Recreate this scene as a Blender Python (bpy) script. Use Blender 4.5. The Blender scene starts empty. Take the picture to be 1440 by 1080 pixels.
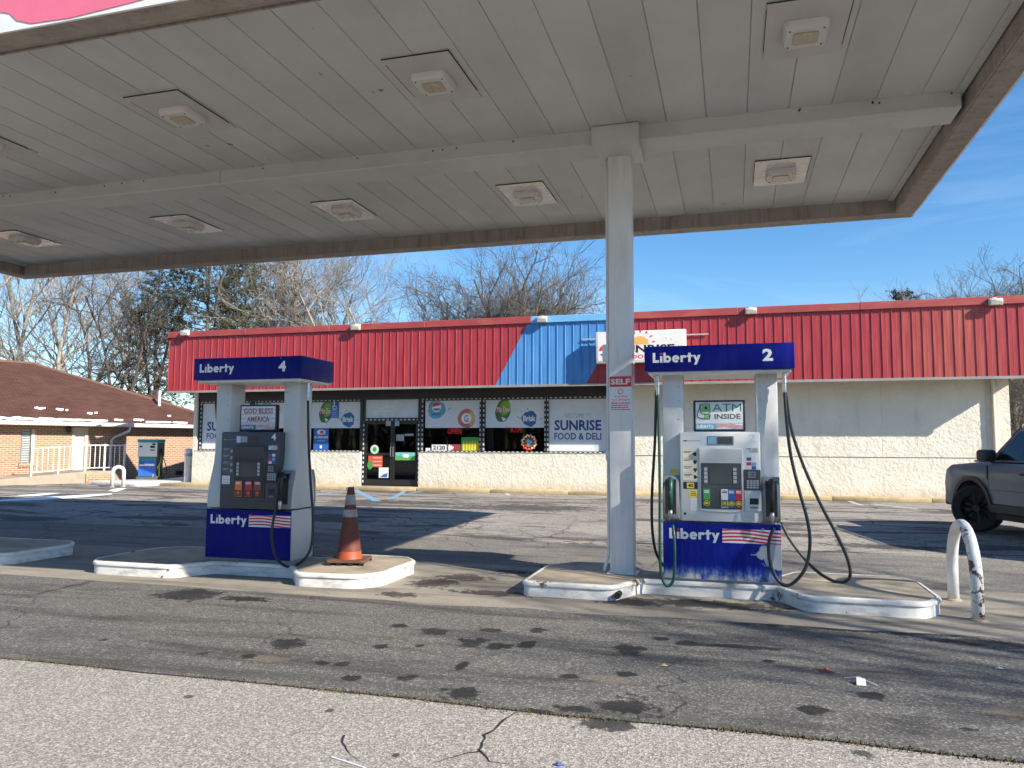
import bpy, bmesh, math, random
from mathutils import Vector, Matrix
R = math.radians
random.seed(7)
scene = bpy.context.scene
COL = scene.collection

# ------------------------------------------------------------------ camera
H = 1.6
YAW, PITCH, ROLL, F = R(15.985), R(4.56), R(.2426), 1082.5
_fw = Vector((-math.sin(YAW)*math.cos(PITCH), math.cos(YAW)*math.cos(PITCH), math.sin(PITCH)))
_r0 = Vector((math.cos(YAW), math.sin(YAW), 0)); _u0 = _r0.cross(_fw)
_rt = _r0*math.cos(ROLL)+_u0*math.sin(ROLL); _up = -_r0*math.sin(ROLL)+_u0*math.cos(ROLL)
cd = bpy.data.cameras.new('camera'); cam = bpy.data.objects.new('camera', cd); COL.objects.link(cam)
cam.matrix_world = Matrix(((_rt.x,_up.x,-_fw.x,0),(_rt.y,_up.y,-_fw.y,0),(_rt.z,_up.z,-_fw.z,H),(0,0,0,1)))
cd.sensor_fit = 'HORIZONTAL'; cd.sensor_width = 36; cd.lens = 36*F/1440; cd.clip_start = .05; cd.clip_end = 3000
scene.camera = cam

# ------------------------------------------------------------------ light
SUN = Vector((1.53,-.63,1.0)).normalized()
world = bpy.data.worlds.new('World'); scene.world = world; world.use_nodes = True
wn = world.node_tree; wn.nodes.clear()
wo = wn.nodes.new('ShaderNodeOutputWorld'); wb = wn.nodes.new('ShaderNodeBackground'); sky = wn.nodes.new('ShaderNodeTexSky')
sky.sky_type = 'NISHITA'; sky.sun_disc = False
sky.sun_elevation = math.asin(SUN.z); sky.sun_rotation = math.atan2(SUN.x, SUN.y)
sky.altitude = 200; sky.air_density = 1.0; sky.dust_density = .15; sky.ozone_density = 3.0
wb.inputs['Strength'].default_value = .1
# thin cirrus wisps over the whole sky
tc = wn.nodes.new('ShaderNodeTexCoord'); mp = wn.nodes.new('ShaderNodeMapping'); mp.inputs['Scale'].default_value = (1.2,1.2,6); mp.inputs['Rotation'].default_value = (.1,.2,.4)
nz = wn.nodes.new('ShaderNodeTexNoise'); nz.inputs['Scale'].default_value = 2.2; nz.inputs['Detail'].default_value = 7; nz.inputs['Roughness'].default_value = .6; nz.inputs['Distortion'].default_value = .8
mr = wn.nodes.new('ShaderNodeMapRange'); mr.inputs[1].default_value = .48; mr.inputs[2].default_value = .85; mr.inputs[4].default_value = .17
mx = wn.nodes.new('ShaderNodeMixRGB'); mx.inputs[2].default_value = (7.0,8.0,9.4,1)
wn.links.new(tc.outputs['Generated'], mp.inputs[0]); wn.links.new(mp.outputs[0], nz.inputs['Vector']); wn.links.new(nz.outputs['Fac'], mr.inputs[0])
wn.links.new(mr.outputs[0], mx.inputs[0]); hsv = wn.nodes.new('ShaderNodeHueSaturation'); hsv.inputs['Saturation'].default_value = 1.25; wn.links.new(sky.outputs[0], hsv.inputs['Color']); wn.links.new(hsv.outputs[0], mx.inputs[1]); wn.links.new(mx.outputs[0], wb.inputs[0]); wn.links.new(wb.outputs[0], wo.inputs[0])
sl = bpy.data.lights.new('sun','SUN'); sl.energy = 5.0; sl.angle = R(.53); sl.color = (1,.915,.79)
so = bpy.data.objects.new('sun', sl); COL.objects.link(so); so.location = SUN*60
so.rotation_euler = (-SUN).to_track_quat('-Z','Y').to_euler()
scene.render.engine = 'CYCLES'
cy = scene.cycles; cy.max_bounces = 4; cy.diffuse_bounces = 3; cy.glossy_bounces = 3; cy.transmission_bounces = 2; cy.transparent_max_bounces = 8; cy.caustics_reflective = False; cy.caustics_refractive = False; cy.use_adaptive_sampling = True; cy.adaptive_threshold = .03
vs = scene.view_settings; vs.view_transform = 'Standard'; vs.look = 'None'; vs.exposure = .95; vs.gamma = 1; vs.use_curve_mapping = False

# ------------------------------------------------------------------ pixel to place
CAM = Vector((0,0,H))
def ray(x, y): return _rt*((x-720)/F)-_up*((y-540)/F)+_fw
def g(Y): return min(max(.03*(Y-9.7),0),.17)
def onz(x, y, z=0): d = ray(x,y); return CAM+d*((z-H)/d.z)
def ony(x, y, Y): d = ray(x,y); return CAM+d*(Y/d.y)
def onx(x, y, X): d = ray(x,y); return CAM+d*(X/d.x)
def ong(x, y, dz=0):
    d = ray(x,y); lo, hi = 1., 300.
    for i in range(50):
        m = (lo+hi)/2
        if H+d.z*m-g(d.y*m)-dz > 0: lo = m
        else: hi = m
    return CAM+d*lo

# ------------------------------------------------------------------ materials
MATS = {}
def nodes(name):
    m = bpy.data.materials.new(name); m.use_nodes = True; nt = m.node_tree
    return m, nt, nt.nodes['Principled BSDF']
def N(nt, t, **k):
    n = nt.nodes.new('ShaderNode'+t)
    for a, b in k.items():
        if a.startswith('i_'):
            key = a[2:]; n.inputs[int(key) if key.isdigit() else key].default_value = b
        else: setattr(n, a, b)
    return n
def ramp(nt, fac, stops):
    r = nt.nodes.new('ShaderNodeValToRGB'); e = r.color_ramp.elements
    while len(e) < len(stops): e.new(.5)
    for k, (p, c) in enumerate(stops): e[k].position = p; e[k].color = (*c,1) if len(c) == 3 else c
    nt.links.new(fac, r.inputs[0]); return r.outputs[0]
def mixc(nt, fac, a, b, mode='MIX'):
    m = N(nt,'MixRGB',blend_type=mode)
    for k, v in ((0,fac),(1,a),(2,b)):
        if hasattr(v,'links') or hasattr(v,'is_linked'): nt.links.new(v, m.inputs[k])
        elif k == 0: m.inputs[0].default_value = v
        else: m.inputs[k].default_value = (*v,1)
    return m.outputs[0]
def mth(nt, op, a, b=None, clamp=False):
    m = N(nt,'Math',operation=op,use_clamp=clamp)
    for k, v in ((0,a),(1,b)):
        if v is None: continue
        if hasattr(v,'is_linked'): nt.links.new(v, m.inputs[k])
        else: m.inputs[k].default_value = v
    return m.outputs[0]
def noise(nt, vec, scale, detail=4, rough=.55, dist=0):
    n = N(nt,'TexNoise'); n.inputs['Scale'].default_value = scale; n.inputs['Detail'].default_value = detail; n.inputs['Roughness'].default_value = rough; n.inputs['Distortion'].default_value = dist
    if vec is not None: nt.links.new(vec, n.inputs['Vector'])
    return n.outputs['Fac']
def maprange(nt, v, a, b, c=0, d=1):
    n = N(nt,'MapRange'); nt.links.new(v, n.inputs[0])
    for k, x in zip((1,2,3,4),(a,b,c,d)): n.inputs[k].default_value = x
    return n.outputs[0]
def wpos(nt, scale=None):
    gm = N(nt,'NewGeometry'); o = gm.outputs['Position']
    if scale:
        mp = N(nt,'Mapping'); mp.inputs['Scale'].default_value = scale; nt.links.new(o, mp.inputs[0]); o = mp.outputs[0]
    return o
def bump(nt, b, h, strength=.3, dist=.01):
    n = N(nt,'Bump'); n.inputs['Strength'].default_value = strength; n.inputs['Distance'].default_value = dist
    nt.links.new(h, n.inputs['Height']); nt.links.new(n.outputs[0], b.inputs['Normal'])
def M(name, c, r=.55, metal=0, var=.12, scale=4., bmp=0., bscale=60., dirt=None, dirtscale=(3,3,.6), dirtamt=.5, spec=.5, chips=None):
    """painted / plain surface with uneven colour, optional dirt streaks"""
    if name in MATS: return MATS[name]
    m, nt, b = nodes(name); p = wpos(nt)
    f = noise(nt, p, scale, 5)
    col = ramp(nt, f, [(.25,tuple(x*(1-var) for x in c)),(.75,tuple(min(1,x*(1+var)) for x in c))])
    if dirt is not None:
        q = wpos(nt, dirtscale); d = maprange(nt, noise(nt,q,2.2,6,.65), .48, .8, 0, dirtamt)
        col = mixc(nt, d, col, dirt)
    if chips:
        c1 = mth(nt,'MULTIPLY', noise(nt,p,chips[1],5,.7), maprange(nt, noise(nt,p,chips[1]*.18,3), .35,.7,.55,1.15)); col = mixc(nt, maprange(nt,c1,chips[2],chips[2]+.025), col, chips[0])
    nt.links.new(col, b.inputs['Base Color'])
    b.inputs['Roughness'].default_value = r; b.inputs['Metallic'].default_value = metal
    b.inputs['Specular IOR Level'].default_value = spec
    rr = maprange(nt, noise(nt,p,scale*3,3), .2,.8, max(0,r-.08), min(1,r+.08)); nt.links.new(rr, b.inputs['Roughness'])
    if bmp: bump(nt, b, noise(nt,p,bscale,3), bmp, .01)
    MATS[name] = m; return m
def emis(name, c, s):
    m, nt, b = nodes(name); b.inputs['Base Color'].default_value = (*c,1); b.inputs['Emission Color'].default_value = (*c,1); b.inputs['Emission Strength'].default_value = s
    MATS[name] = m; return m

# ------------------------------------------------------------------ mesh builder
class MB:
    def __init__(s): s.v = []; s.f = []
    def box(s, x0,x1,y0,y1,z0,z1):
        k = len(s.v)
        s.v += [(x0,y0,z0),(x1,y0,z0),(x1,y1,z0),(x0,y1,z0),(x0,y0,z1),(x1,y0,z1),(x1,y1,z1),(x0,y1,z1)]
        s.f += [tuple(k+i for i in q) for q in ((0,3,2,1),(4,5,6,7),(0,1,5,4),(1,2,6,5),(2,3,7,6),(3,0,4,7))]; return s
    def poly(s, pts):
        k = len(s.v); s.v += [tuple(p) for p in pts]; s.f.append(tuple(range(k,k+len(pts)))); return s
    def prism(s, pts, a, b, axis='y'):
        """pts: 2-D outline; extruded along axis from a to b. axis y -> (x,z); x -> (y,z); z -> (x,y)"""
        k = len(s.v); n = len(pts)
        mk = {'y':lambda p,t:(p[0],t,p[1]),'x':lambda p,t:(t,p[0],p[1]),'z':lambda p,t:(p[0],p[1],t)}[axis]
        s.v += [mk(p,a) for p in pts]+[mk(p,b) for p in pts]
        s.f.append(tuple(range(k,k+n))); s.f.append(tuple(range(k+2*n-1,k+n-1,-1)))
        for i in range(n): j = (i+1)%n; s.f.append((k+i,k+n+i,k+n+j,k+j))
        return s
    def tube(s, pts, r, n=8, cap=True):
        pts = [Vector(p) for p in pts]; rs = r if isinstance(r,(list,tuple)) else [r]*len(pts); k0 = len(s.v); up = None
        for i, p in enumerate(pts):
            d = (pts[min(i+1,len(pts)-1)]-pts[max(i-1,0)])
            d = d.normalized() if d.length > 1e-9 else Vector((0,0,1))
            if up is None: up = Vector((0,0,1)) if abs(d.z) < .9 else Vector((1,0,0))
            u = (up-d*up.dot(d)); u = u.normalized() if u.length > 1e-6 else d.orthogonal().normalized()
            w = d.cross(u); up = u
            for a in range(n): t = 2*math.pi*a/n; s.v.append(tuple(p+(u*math.cos(t)+w*math.sin(t))*rs[i]))
        for i in range(len(pts)-1):
            for a in range(n):
                q = k0+i*n; b = (a+1)%n; s.f.append((q+a,q+b,q+n+b,q+n+a))
        if cap:
            s.f.append(tuple(range(k0+n-1,k0-1,-1))); e = k0+(len(pts)-1)*n; s.f.append(tuple(range(e,e+n)))
        return s
    def lathe(s, prof, c=(0,0,0), n=24):
        k = len(s.v)
        for r, z in prof:
            for a in range(n): t = 2*math.pi*a/n; s.v.append((c[0]+r*math.cos(t),c[1]+r*math.sin(t),c[2]+z))
        for i in range(len(prof)-1):
            for a in range(n): b = (a+1)%n; s.f.append((k+i*n+a,k+i*n+b,k+(i+1)*n+b,k+(i+1)*n+a))
        s.f.append(tuple(range(k+n-1,k-1,-1))); e = k+(len(prof)-1)*n; s.f.append(tuple(range(e,e+n)))
        return s
    def cyl(s, c, r, h, axis='y', n=20):
        pts = [(c[0],c[1],c[2])]
        d = {'x':(h,0,0),'y':(0,h,0),'z':(0,0,h)}[axis]
        return s.tube([c,(c[0]+d[0],c[1]+d[1],c[2]+d[2])], r, n)
    # flat marks in a plane facing -y, at depth y
    def rect(s, x0,x1,z0,z1,y): return s.poly([(x0,y,z0),(x1,y,z0),(x1,y,z1),(x0,y,z1)])
    def disc(s, cx,cz,rx,rz,y,n=28,wob=0,rot=0,seed=0):
        rn = random.Random(seed); ph = [rn.uniform(0,6.3) for _ in range(3)]; P = []
        for i in range(n):
            t = 2*math.pi*i/n; k = 1+wob*(math.sin(3*t+ph[0])+.6*math.sin(7*t+ph[1])+.4*math.sin(11*t+ph[2]))/2
            a, b = rx*k*math.cos(t), rz*k*math.sin(t)
            P.append((cx+a*math.cos(rot)-b*math.sin(rot), y, cz+a*math.sin(rot)+b*math.cos(rot)))
        return s.poly(P)
    def ring(s, cx,cz,ro,ri,y,a0=0,a1=360,n=24,sq=1.):
        k = len(s.v)
        for i in range(n+1):
            t = R(a0+(a1-a0)*i/n)
            for r in (ri,ro): s.v.append((cx+r*math.cos(t)*sq,y,cz+r*math.sin(t)))
        for i in range(n): q = k+2*i; s.f.append((q,q+1,q+3,q+2))
        return s
    def mesh(s, name, mat, smooth=False, bevel=0, seg=2, shift=None, recalc=True):
        me = bpy.data.meshes.new(name)
        v = s.v if shift is None else [(a-shift[0],b-shift[1],c-shift[2]) for a,b,c in s.v]
        me.from_pydata(v, [], s.f)
        if bevel or recalc:
            bm = bmesh.new(); bm.from_mesh(me)
            if bevel:
                bmesh.ops.recalc_face_normals(bm, faces=bm.faces)
                ed = [e for e in bm.edges if len(e.link_faces) == 2 and e.calc_face_angle(0) > .5]
                bmesh.ops.bevel(bm, geom=ed, offset=bevel, segments=seg, affect='EDGES', profile=.5)
            elif recalc: bmesh.ops.recalc_face_normals(bm, faces=bm.faces)
            bm.to_mesh(me); bm.free()
        if smooth: me.shade_smooth()
        if smooth == 'auto' or bevel:
            me.shade_smooth()
            try: me.set_sharp_from_angle(angle=R(35))
            except Exception: pass
        if mat: me.materials.append(mat)
        return me
    def base(s):
        xs, ys, zs = zip(*s.v); return Vector(((min(xs)+max(xs))/2,(min(ys)+max(ys))/2,min(zs)))
    def build(s, name, mat, parent=None, centre=True, **k):
        """geometry is in the parent's own coordinates (or world, at top level); origin moved to its base"""
        c = s.base() if centre else Vector((0,0,0))
        o = bpy.data.objects.new(name, s.mesh(name, mat, shift=c, **k)); COL.objects.link(o); o.location = c
        if parent: o.parent = parent
        return o
def tag(o, label=None, cat=None, group=None, kind=None):
    for k, v in (('label',label),('category',cat),('group',group),('kind',kind)):
        if v: o[k] = v
    return o
def thing(name, label, cat, loc=(0,0,0), rz=0, group=None):
    o = bpy.data.objects.new(name, None); COL.objects.link(o); o.location = loc; o.rotation_euler = (0,0,rz); o.empty_display_size = .2
    return tag(o, label, cat, group)
def copy_tree(o, parent=None):
    c = o.copy(); COL.objects.link(c); c.parent = parent
    for ch in list(o.children): copy_tree(ch, c)
    return c
def inst(name, me, loc, parent=None, rz=0, scale=None):
    o = bpy.data.objects.new(name, me); COL.objects.link(o); o.location = loc; o.rotation_euler.z = rz
    if scale: o.scale = scale
    if parent: o.parent = parent
    return o
# lettering ---------------------------------------------------------
def text_pts(s, bold=0.):
    cu = bpy.data.curves.new('t','FONT'); cu.body = s; cu.size = 1; cu.offset = bold; cu.resolution_u = 2; cu.align_x = 'CENTER'
    ob = bpy.data.objects.new('t', cu); me = bpy.data.meshes.new_from_object(ob)
    v = [x.co.copy() for x in me.vertices]; f = [tuple(p.vertices) for p in me.polygons]
    bpy.data.objects.remove(ob); bpy.data.meshes.remove(me); bpy.data.curves.remove(cu); return v, f
def text(name, s, x0,x1,z0,z1, y, mat, parent=None, bold=.0):
    v, f = text_pts(s, bold); xs = [a.x for a in v]; ys = [a.y for a in v]
    ax, bx, ay, by = min(xs), max(xs), min(ys), max(ys)
    b = MB(); b.v = [(x0+(a.x-ax)/(bx-ax)*(x1-x0), y, z0+(a.y-ay)/(by-ay)*(z1-z0)) for a in v]; b.f = f
    return b.build(name, mat, parent, recalc=False)
def heavy_word(name, x0, z0, h, y, mat, parent, starmat):
    """rounded heavy 'Liberty' wordmark, cap height h; the i carries a red star"""
    b = MB(); st = MB(); k = [0]
    def yy(): k[0] += 1; return y-k[0]*.00025
    def rc(a,c,d,e): b.rect(x0+a*h,x0+c*h,z0+d*h,z0+e*h,yy())
    def rg(cx,cz,ro,ri,a0=0,a1=360): b.ring(x0+cx*h,z0+cz*h,ro*h,ri*h,yy(),a0,a1)
    rc(0,.26,0,1); rc(.26,.62,0,.25)
    rc(.72,.96,0,.66)
    P = []
    for i in range(10): t = R(90+36*i); r = (.17 if i%2 == 0 else .07)*h; P.append((x0+.84*h+r*math.cos(t), y-.0005, z0+.88*h+r*math.sin(t)))
    st.poly(P)
    rc(1.06,1.29,0,1); rg(1.46,.34,.36,.13)
    rg(2.28,.34,.37,.14,0,322); rc(1.95,2.63,.27,.42)
    rc(2.74,2.98,0,.68); rg(3.1,.32,.37,.13,40,150)
    rc(3.5,3.74,0,.92); rc(3.38,3.92,.5,.7)
    for P2 in ([(3.94,.68),(4.2,.68),(4.46,.1),(4.3,-.06)],[(4.44,.68),(4.7,.68),(4.32,-.28),(4.06,-.28)]):
        q = yy(); b.poly([(x0+a*h,q,z0+c*h) for a,c in P2])
    b.build(name, mat, parent, recalc=False); st.build('star', starmat, parent, recalc=False)

WHITE = M('white_print',(.78,.79,.8),.5,var=.05); BLACK = M('black_print',(.015,.015,.017),.5); RED = M('red_print',(.62,.03,.05),.45); NAVY = M('navy_print',(.02,.05,.2),.45)
BLUE = M('blue_print',(.03,.13,.42),.45); GREEN = M('green_print',(.05,.32,.07),.45); YELLOW = M('yellow_print',(.8,.62,.04),.5); ORANGE = M('orange_print',(.8,.2,.03),.5); LBLUE = M('light_blue_print',(.2,.42,.62),.5); GREY = M('grey_print',(.32,.34,.36),.5)

# ================================================================== GROUND
def stain_shade_list(L):
    out = []
    for px,py,hw,hh in L:
        c = ong(px,py); a = ong(px+hw,py); b = ong(px,py-hh); d = ong(px,py+hh)
        out.append((c.x,c.y,max(.02,(a-c).length),max(.03,abs(b.y-d.y)/2)))
    return out
def ground_mat(name, cols, agg, aggscale, rough, stains_shade=(), stain_shade_c=(.012,.012,.013), cracks=None, streak=None, patches=None, light=(), grain=.35, agc=.5):
    m, nt, b = nodes(name); p = wpos(nt)
    big = noise(nt, p, .45, 5, .6, .5); mid = noise(nt, p, 3.1, 5, .6)
    f = mth(nt,'ADD', mth(nt,'MULTIPLY',big,.6), mth(nt,'MULTIPLY',mid,.4))
    col = ramp(nt, f, [(.32,cols[0]),(.5,cols[1]),(.68,cols[2])])
    vo = N(nt,'TexVoronoi'); vo.inputs['Scale'].default_value = aggscale; nt.links.new(p, vo.inputs['Vector'])
    sep = N(nt,'SeparateColor'); nt.links.new(vo.outputs['Color'], sep.inputs[0])
    ag = ramp(nt, sep.outputs[0], [(0,agg[0]),(.5,agg[1]),(.8,agg[2]),(1,agg[3])])
    col = mixc(nt, agc, col, ag)
    fine = noise(nt, p, 170, 2); col = mixc(nt, .5, col, ramp(nt, fine, [(.25,(.25,.25,.25)),(.75,(.75,.75,.75))]), 'OVERLAY')
    if streak:   # tyre wear running along the lane
        q = wpos(nt,(.22,1.6,1)); s = maprange(nt, noise(nt,q,1.6,5,.6,.6), .5,.72,0,streak[1]); col = mixc(nt, s, col, streak[0])
    if patches:
        q = wpos(nt,(.12,.55,1)); s = maprange(nt, noise(nt,q,2.0,6,.62,1.2), patches[2],patches[2]+.05,0,patches[1]); col = mixc(nt, s, col, patches[0])
    if cracks:
        dn = N(nt,'TexNoise'); dn.inputs['Scale'].default_value = 2.3; dn.inputs['Detail'].default_value = 6; nt.links.new(p, dn.inputs['Vector'])
        va = N(nt,'VectorMath',operation='MULTIPLY_ADD'); nt.links.new(dn.outputs['Color'], va.inputs[0]); va.inputs[1].default_value = (.55,.55,0); nt.links.new(p, va.inputs[2])
        tot = None
        for sc, w in cracks:
            v2 = N(nt,'TexVoronoi',feature='DISTANCE_TO_EDGE'); v2.inputs['Scale'].default_value = sc; nt.links.new(va.outputs[0], v2.inputs['Vector'])
            c = maprange(nt, v2.outputs['Distance'], 0, w, 1, 0); c = mth(nt,'MULTIPLY',c,maprange(nt, noise(nt,p,.8*sc,3), .42,.56,0,.85))
            tot = c if tot is None else mth(nt,'MAXIMUM',tot,c)
        col = mixc(nt, tot, col, (.018,.017,.016))
    dist = noise(nt, p, 8.5, 6, .68)
    def blobs(L):
        cur = None
        for cx,cy,rx,ry in L:
            a = N(nt,'VectorMath',operation='SUBTRACT'); nt.links.new(p, a.inputs[0]); a.inputs[1].default_value = (cx,cy,0)
            s = N(nt,'VectorMath',operation='MULTIPLY'); nt.links.new(a.outputs[0], s.inputs[0]); s.inputs[1].default_value = (1/rx,1/ry,0)
            l = N(nt,'VectorMath',operation='LENGTH'); nt.links.new(s.outputs[0], l.inputs[0])
            cur = l.outputs['Value'] if cur is None else mth(nt,'MINIMUM',cur,l.outputs['Value'])
        d = mth(nt,'ADD',cur,mth(nt,'MULTIPLY',mth(nt,'SUBTRACT',dist,.5),3.4))
        return d
    ro = None
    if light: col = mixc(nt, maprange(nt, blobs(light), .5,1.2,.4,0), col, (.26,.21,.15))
    if stains_shade:
        sm = mth(nt,'MULTIPLY',maprange(nt, blobs(stains_shade), .74,1.02,.93,0),maprange(nt,noise(nt,p,2.2,4,.6),.3,.65,.78,1)); col = mixc(nt, sm, col, stain_shade_c)
    nt.links.new(col, b.inputs['Base Color']); b.inputs['Specular IOR Level'].default_value = .25
    b.inputs['Roughness'].default_value = rough
    hh = mth(nt,'ADD', mth(nt,'MULTIPLY',vo.outputs['Distance'],.6), mth(nt,'MULTIPLY',fine,.5)); bump(nt, b, hh, grain, .008)
    return m
lane_stains_shade = stain_shade_list([(265,836,55,9),(405,905,30,8),(455,932,15,4),(482,933,12,4),(493,953,15,5),(573,953,13,5),(647,975,30,11),(537,908,13,4),(590,908,7,3),(610,888,26,5),(665,903,22,7),(702,909,20,6),(650,936,9,8),(350,923,11,4),(286,919,8,3),(755,886,13,5),(885,914,24,8),(885,993,44,14),(812,997,34,5),(880,948,15,4),(1143,998,24,7),(1222,979,22,6),(930,898,12,3),(345,842,40,4),(145,900,9,2),(740,906,13,6),(1160,944,12,3),(1083,930,10,3),(1360,1025,14,3),(560,880,16,3),(970,905,22,4),(800,952,16,4),(760,1000,20,3),(690,886,20,3),(960,866,120,4),(1180,884,150,4),(1390,905,90,5),(1050,910,60,3)])  # oil stains; the last wide ellipses paint shadow bands into the asphalt colour
lane_light = stain_shade_list([(862,957,34,7),(1000,995,10,4),(1420,1000,30,10),(375,925,40,5)])
drv_st = stain_shade_list([(848,1014,46,15),(1215,1060,16,6),(265,980,7,2),(464,999,6,2),(557,1062,6,2)])
pad_st = stain_shade_list([(612,820,34,8),(655,812,42,5),(722,805,34,3),(690,834,60,4),(770,808,14,3),(1000,850,120,6),(1180,838,60,6),(560,836,30,4),(880,846,60,5)])
lot_st = stain_shade_list([(560,706,130,2.5),(745,714,110,5),(980,707,90,2.5),(1130,701,150,1.5),(900,770,150,3),(1110,752,60,3),(90,697,90,2.5),(250,692,60,1.5),(690,773,90,2.5),(1230,768,80,3)])
LOT = ground_mat('cracked_lot',((.17,.155,.14),(.29,.265,.235),(.39,.36,.32)),((.15,.14,.125),(.28,.26,.23),(.38,.35,.31),(.52,.49,.43)),55,.9,lot_st,(.055,.052,.05),cracks=((.55,.02),(1.3,.016),(3.1,.022)),patches=((.07,.066,.063),.85,.52))
PAD = ground_mat('concrete_pad_surface',((.16,.145,.125),(.27,.245,.205),(.35,.315,.26)),((.2,.18,.15),(.28,.25,.2),(.33,.29,.23),(.4,.36,.3)),70,.85,pad_st,(.03,.025,.022),streak=((.06,.054,.048),.9),grain=.15,agc=.3)
LANE = ground_mat('lane_asphalt',((.09,.087,.082),(.13,.126,.118),(.17,.164,.153)),((.05,.05,.05),(.11,.106,.1),(.17,.164,.15),(.4,.37,.31)),80,.85,lane_stains_shade,streak=((.028,.026,.025),.85),light=lane_light,patches=((.06,.058,.055),.45,.57),cracks=((.42,.006),),agc=.6)
DRIVE = ground_mat('exposed_aggregate',((.26,.238,.208),(.32,.295,.26),(.38,.352,.315)),((.12,.108,.097),(.29,.266,.235),(.4,.37,.33),(.58,.55,.5)),95,.9,drv_st,(.03,.03,.03),agc=.75,grain=.5)
EARTH = ground_mat('leaf_litter_ground',((.07,.055,.035),(.12,.095,.06),(.17,.14,.09)),((.06,.045,.03),(.13,.1,.06),(.2,.15,.09),(.28,.22,.15)),25,.95)
PROF = [-120,4.63,7.45,9.7,12.1,15.37,22.25,30,60,400]
def sheet(name, mat, xs, ys, dz, wob=None):
    b = MB(); ys = sorted(set(list(ys)+[y for y in (9.7,15.37) if ys[0] < y < ys[-1]]))
    for y in ys:
        for x in xs: b.v.append((x, y+(wob(x,y) if wob else 0), g(y)+dz))
    n = len(xs)
    for j in range(len(ys)-1):
        for i in range(n-1): q = j*n+i; b.f.append((q,q+1,q+n+1,q+n))
    o = b.build(name, mat, centre=False); o['kind'] = 'structure'; return o
rw = random.Random(3)
def wob_line(seed, amp):
    rr = random.Random(seed); ph = [(rr.uniform(.4,5),rr.uniform(0,6)) for _ in range(6)]
    return lambda x: amp*sum(math.sin(f*x+p)/(1+f*.3) for f,p in ph)
sheet('ground', EARTH, [-400,-60,-28,60,400], [-400,0,30,60,800], -.05)
XS = [-70+i*.5 for i in range(0,281)]
w1, w2, w3, w4 = wob_line(1,.02), wob_line(2,.05), wob_line(3,.05), wob_line(4,.014)
sheet('driveway', DRIVE, XS, [-60,4.62], 0, lambda x,y: w4(x) if y > 0 else 0)
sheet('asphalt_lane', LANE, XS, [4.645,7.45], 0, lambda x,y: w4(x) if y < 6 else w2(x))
BACKL = ground_mat('worn_back_lane',((.12,.113,.105),(.19,.18,.165),(.26,.245,.22)),((.1,.095,.09),(.18,.17,.155),(.25,.235,.21),(.42,.39,.34)),70,.88,streak=((.06,.057,.055),.7),cracks=((.4,.008),))
sheet('concrete_pad', PAD, XS, [7.455,9.95], 0, lambda x,y: w2(x) if y < 9 else (w1(x) if y > 9.9 else 0))
sheet('back_lane', BACKL, XS, [9.955,12.1], 0, lambda x,y: w1(x) if y < 10 else w3(x))
sheet('parking_lot', LOT, XS, [12.105,30], 0, lambda x,y: w3(x) if y < 13 else 0)
# weeds and moss in the seam
b = MB(); rr = random.Random(5)
for i in range(6500):
    x = rr.uniform(-9,5); 
    if math.sin(x*2.1)+math.sin(x*5.3+1)+math.sin(x*.9+2) < rr.uniform(-2.5,1.6): continue
    y = 4.632+w4(x)+rr.gauss(0,.02); h = rr.uniform(.004,.022); a = rr.uniform(0,6.3); w = rr.uniform(.003,.008); dx, dy = rr.gauss(0,.012), rr.gauss(0,.012)
    b.poly([(x-w*math.cos(a),y-w*math.sin(a),-.004),(x+w*math.cos(a),y+w*math.sin(a),-.004),(x+dx,y+dy,h)])
tag(b.build('weeds', M('moss_and_weeds',(.085,.07,.03),.9,var=.5,scale=9), recalc=False), 'thin brown moss and weeds growing along the pavement seam', 'weeds', kind='stuff')
b = MB(); b.prism([(-9.5,4.6),(5,4.6),(5,4.66),(-9.5,4.66)],-.03,-.004,'z'); b.build('seam_joint', M('seam_dirt',(.03,.026,.018),.95), bpy.data.objects['asphalt_lane'])
# open cracks in the driveway
def crack(pix, w, seed):
    rr = random.Random(seed); P = []
    W = [onz(*p,0) for p in pix]
    for a, c in zip(W, W[1:]):
        n = max(2,int((c-a).length/.05))
        for i in range(n): q = a.lerp(c,i/n); P.append((q.x+rr.gauss(0,.008),q.y+rr.gauss(0,.008)))
    b = MB(); k = 0
    for i, (x,y) in enumerate(P):
        j = min(i+1,len(P)-1); h = max(i-1,0); d = Vector((P[j][0]-P[h][0],P[j][1]-P[h][1])); d = d.normalized() if d.length else Vector((1,0))
        t = w*rr.uniform(.4,1.3)*min(1,(len(P)-i)/8); b.v += [(x-d.y*t,y+d.x*t,.0035),(x+d.y*t,y-d.x*t,.0035)]
        if i: q = 2*i; b.f.append((q-2,q-1,q+1,q))
    b.build('crack', M('crack_dark',(.02,.018,.016),.95), bpy.data.objects['driveway'])
crack([(722,1003),(705,1018),(683,1035),(672,1055),(690,1072),(740,1080)],.008,1)
crack([(672,1056),(640,1063),(600,1078),(560,1090)],.006,2); crack([(483,1035),(482,1050),(492,1062),(520,1078)],.006,3); crack([(492,1062),(470,1075)],.004,4)
crack([(1000,1090),(1040,1075),(1100,1070)],.003,5)

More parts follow.
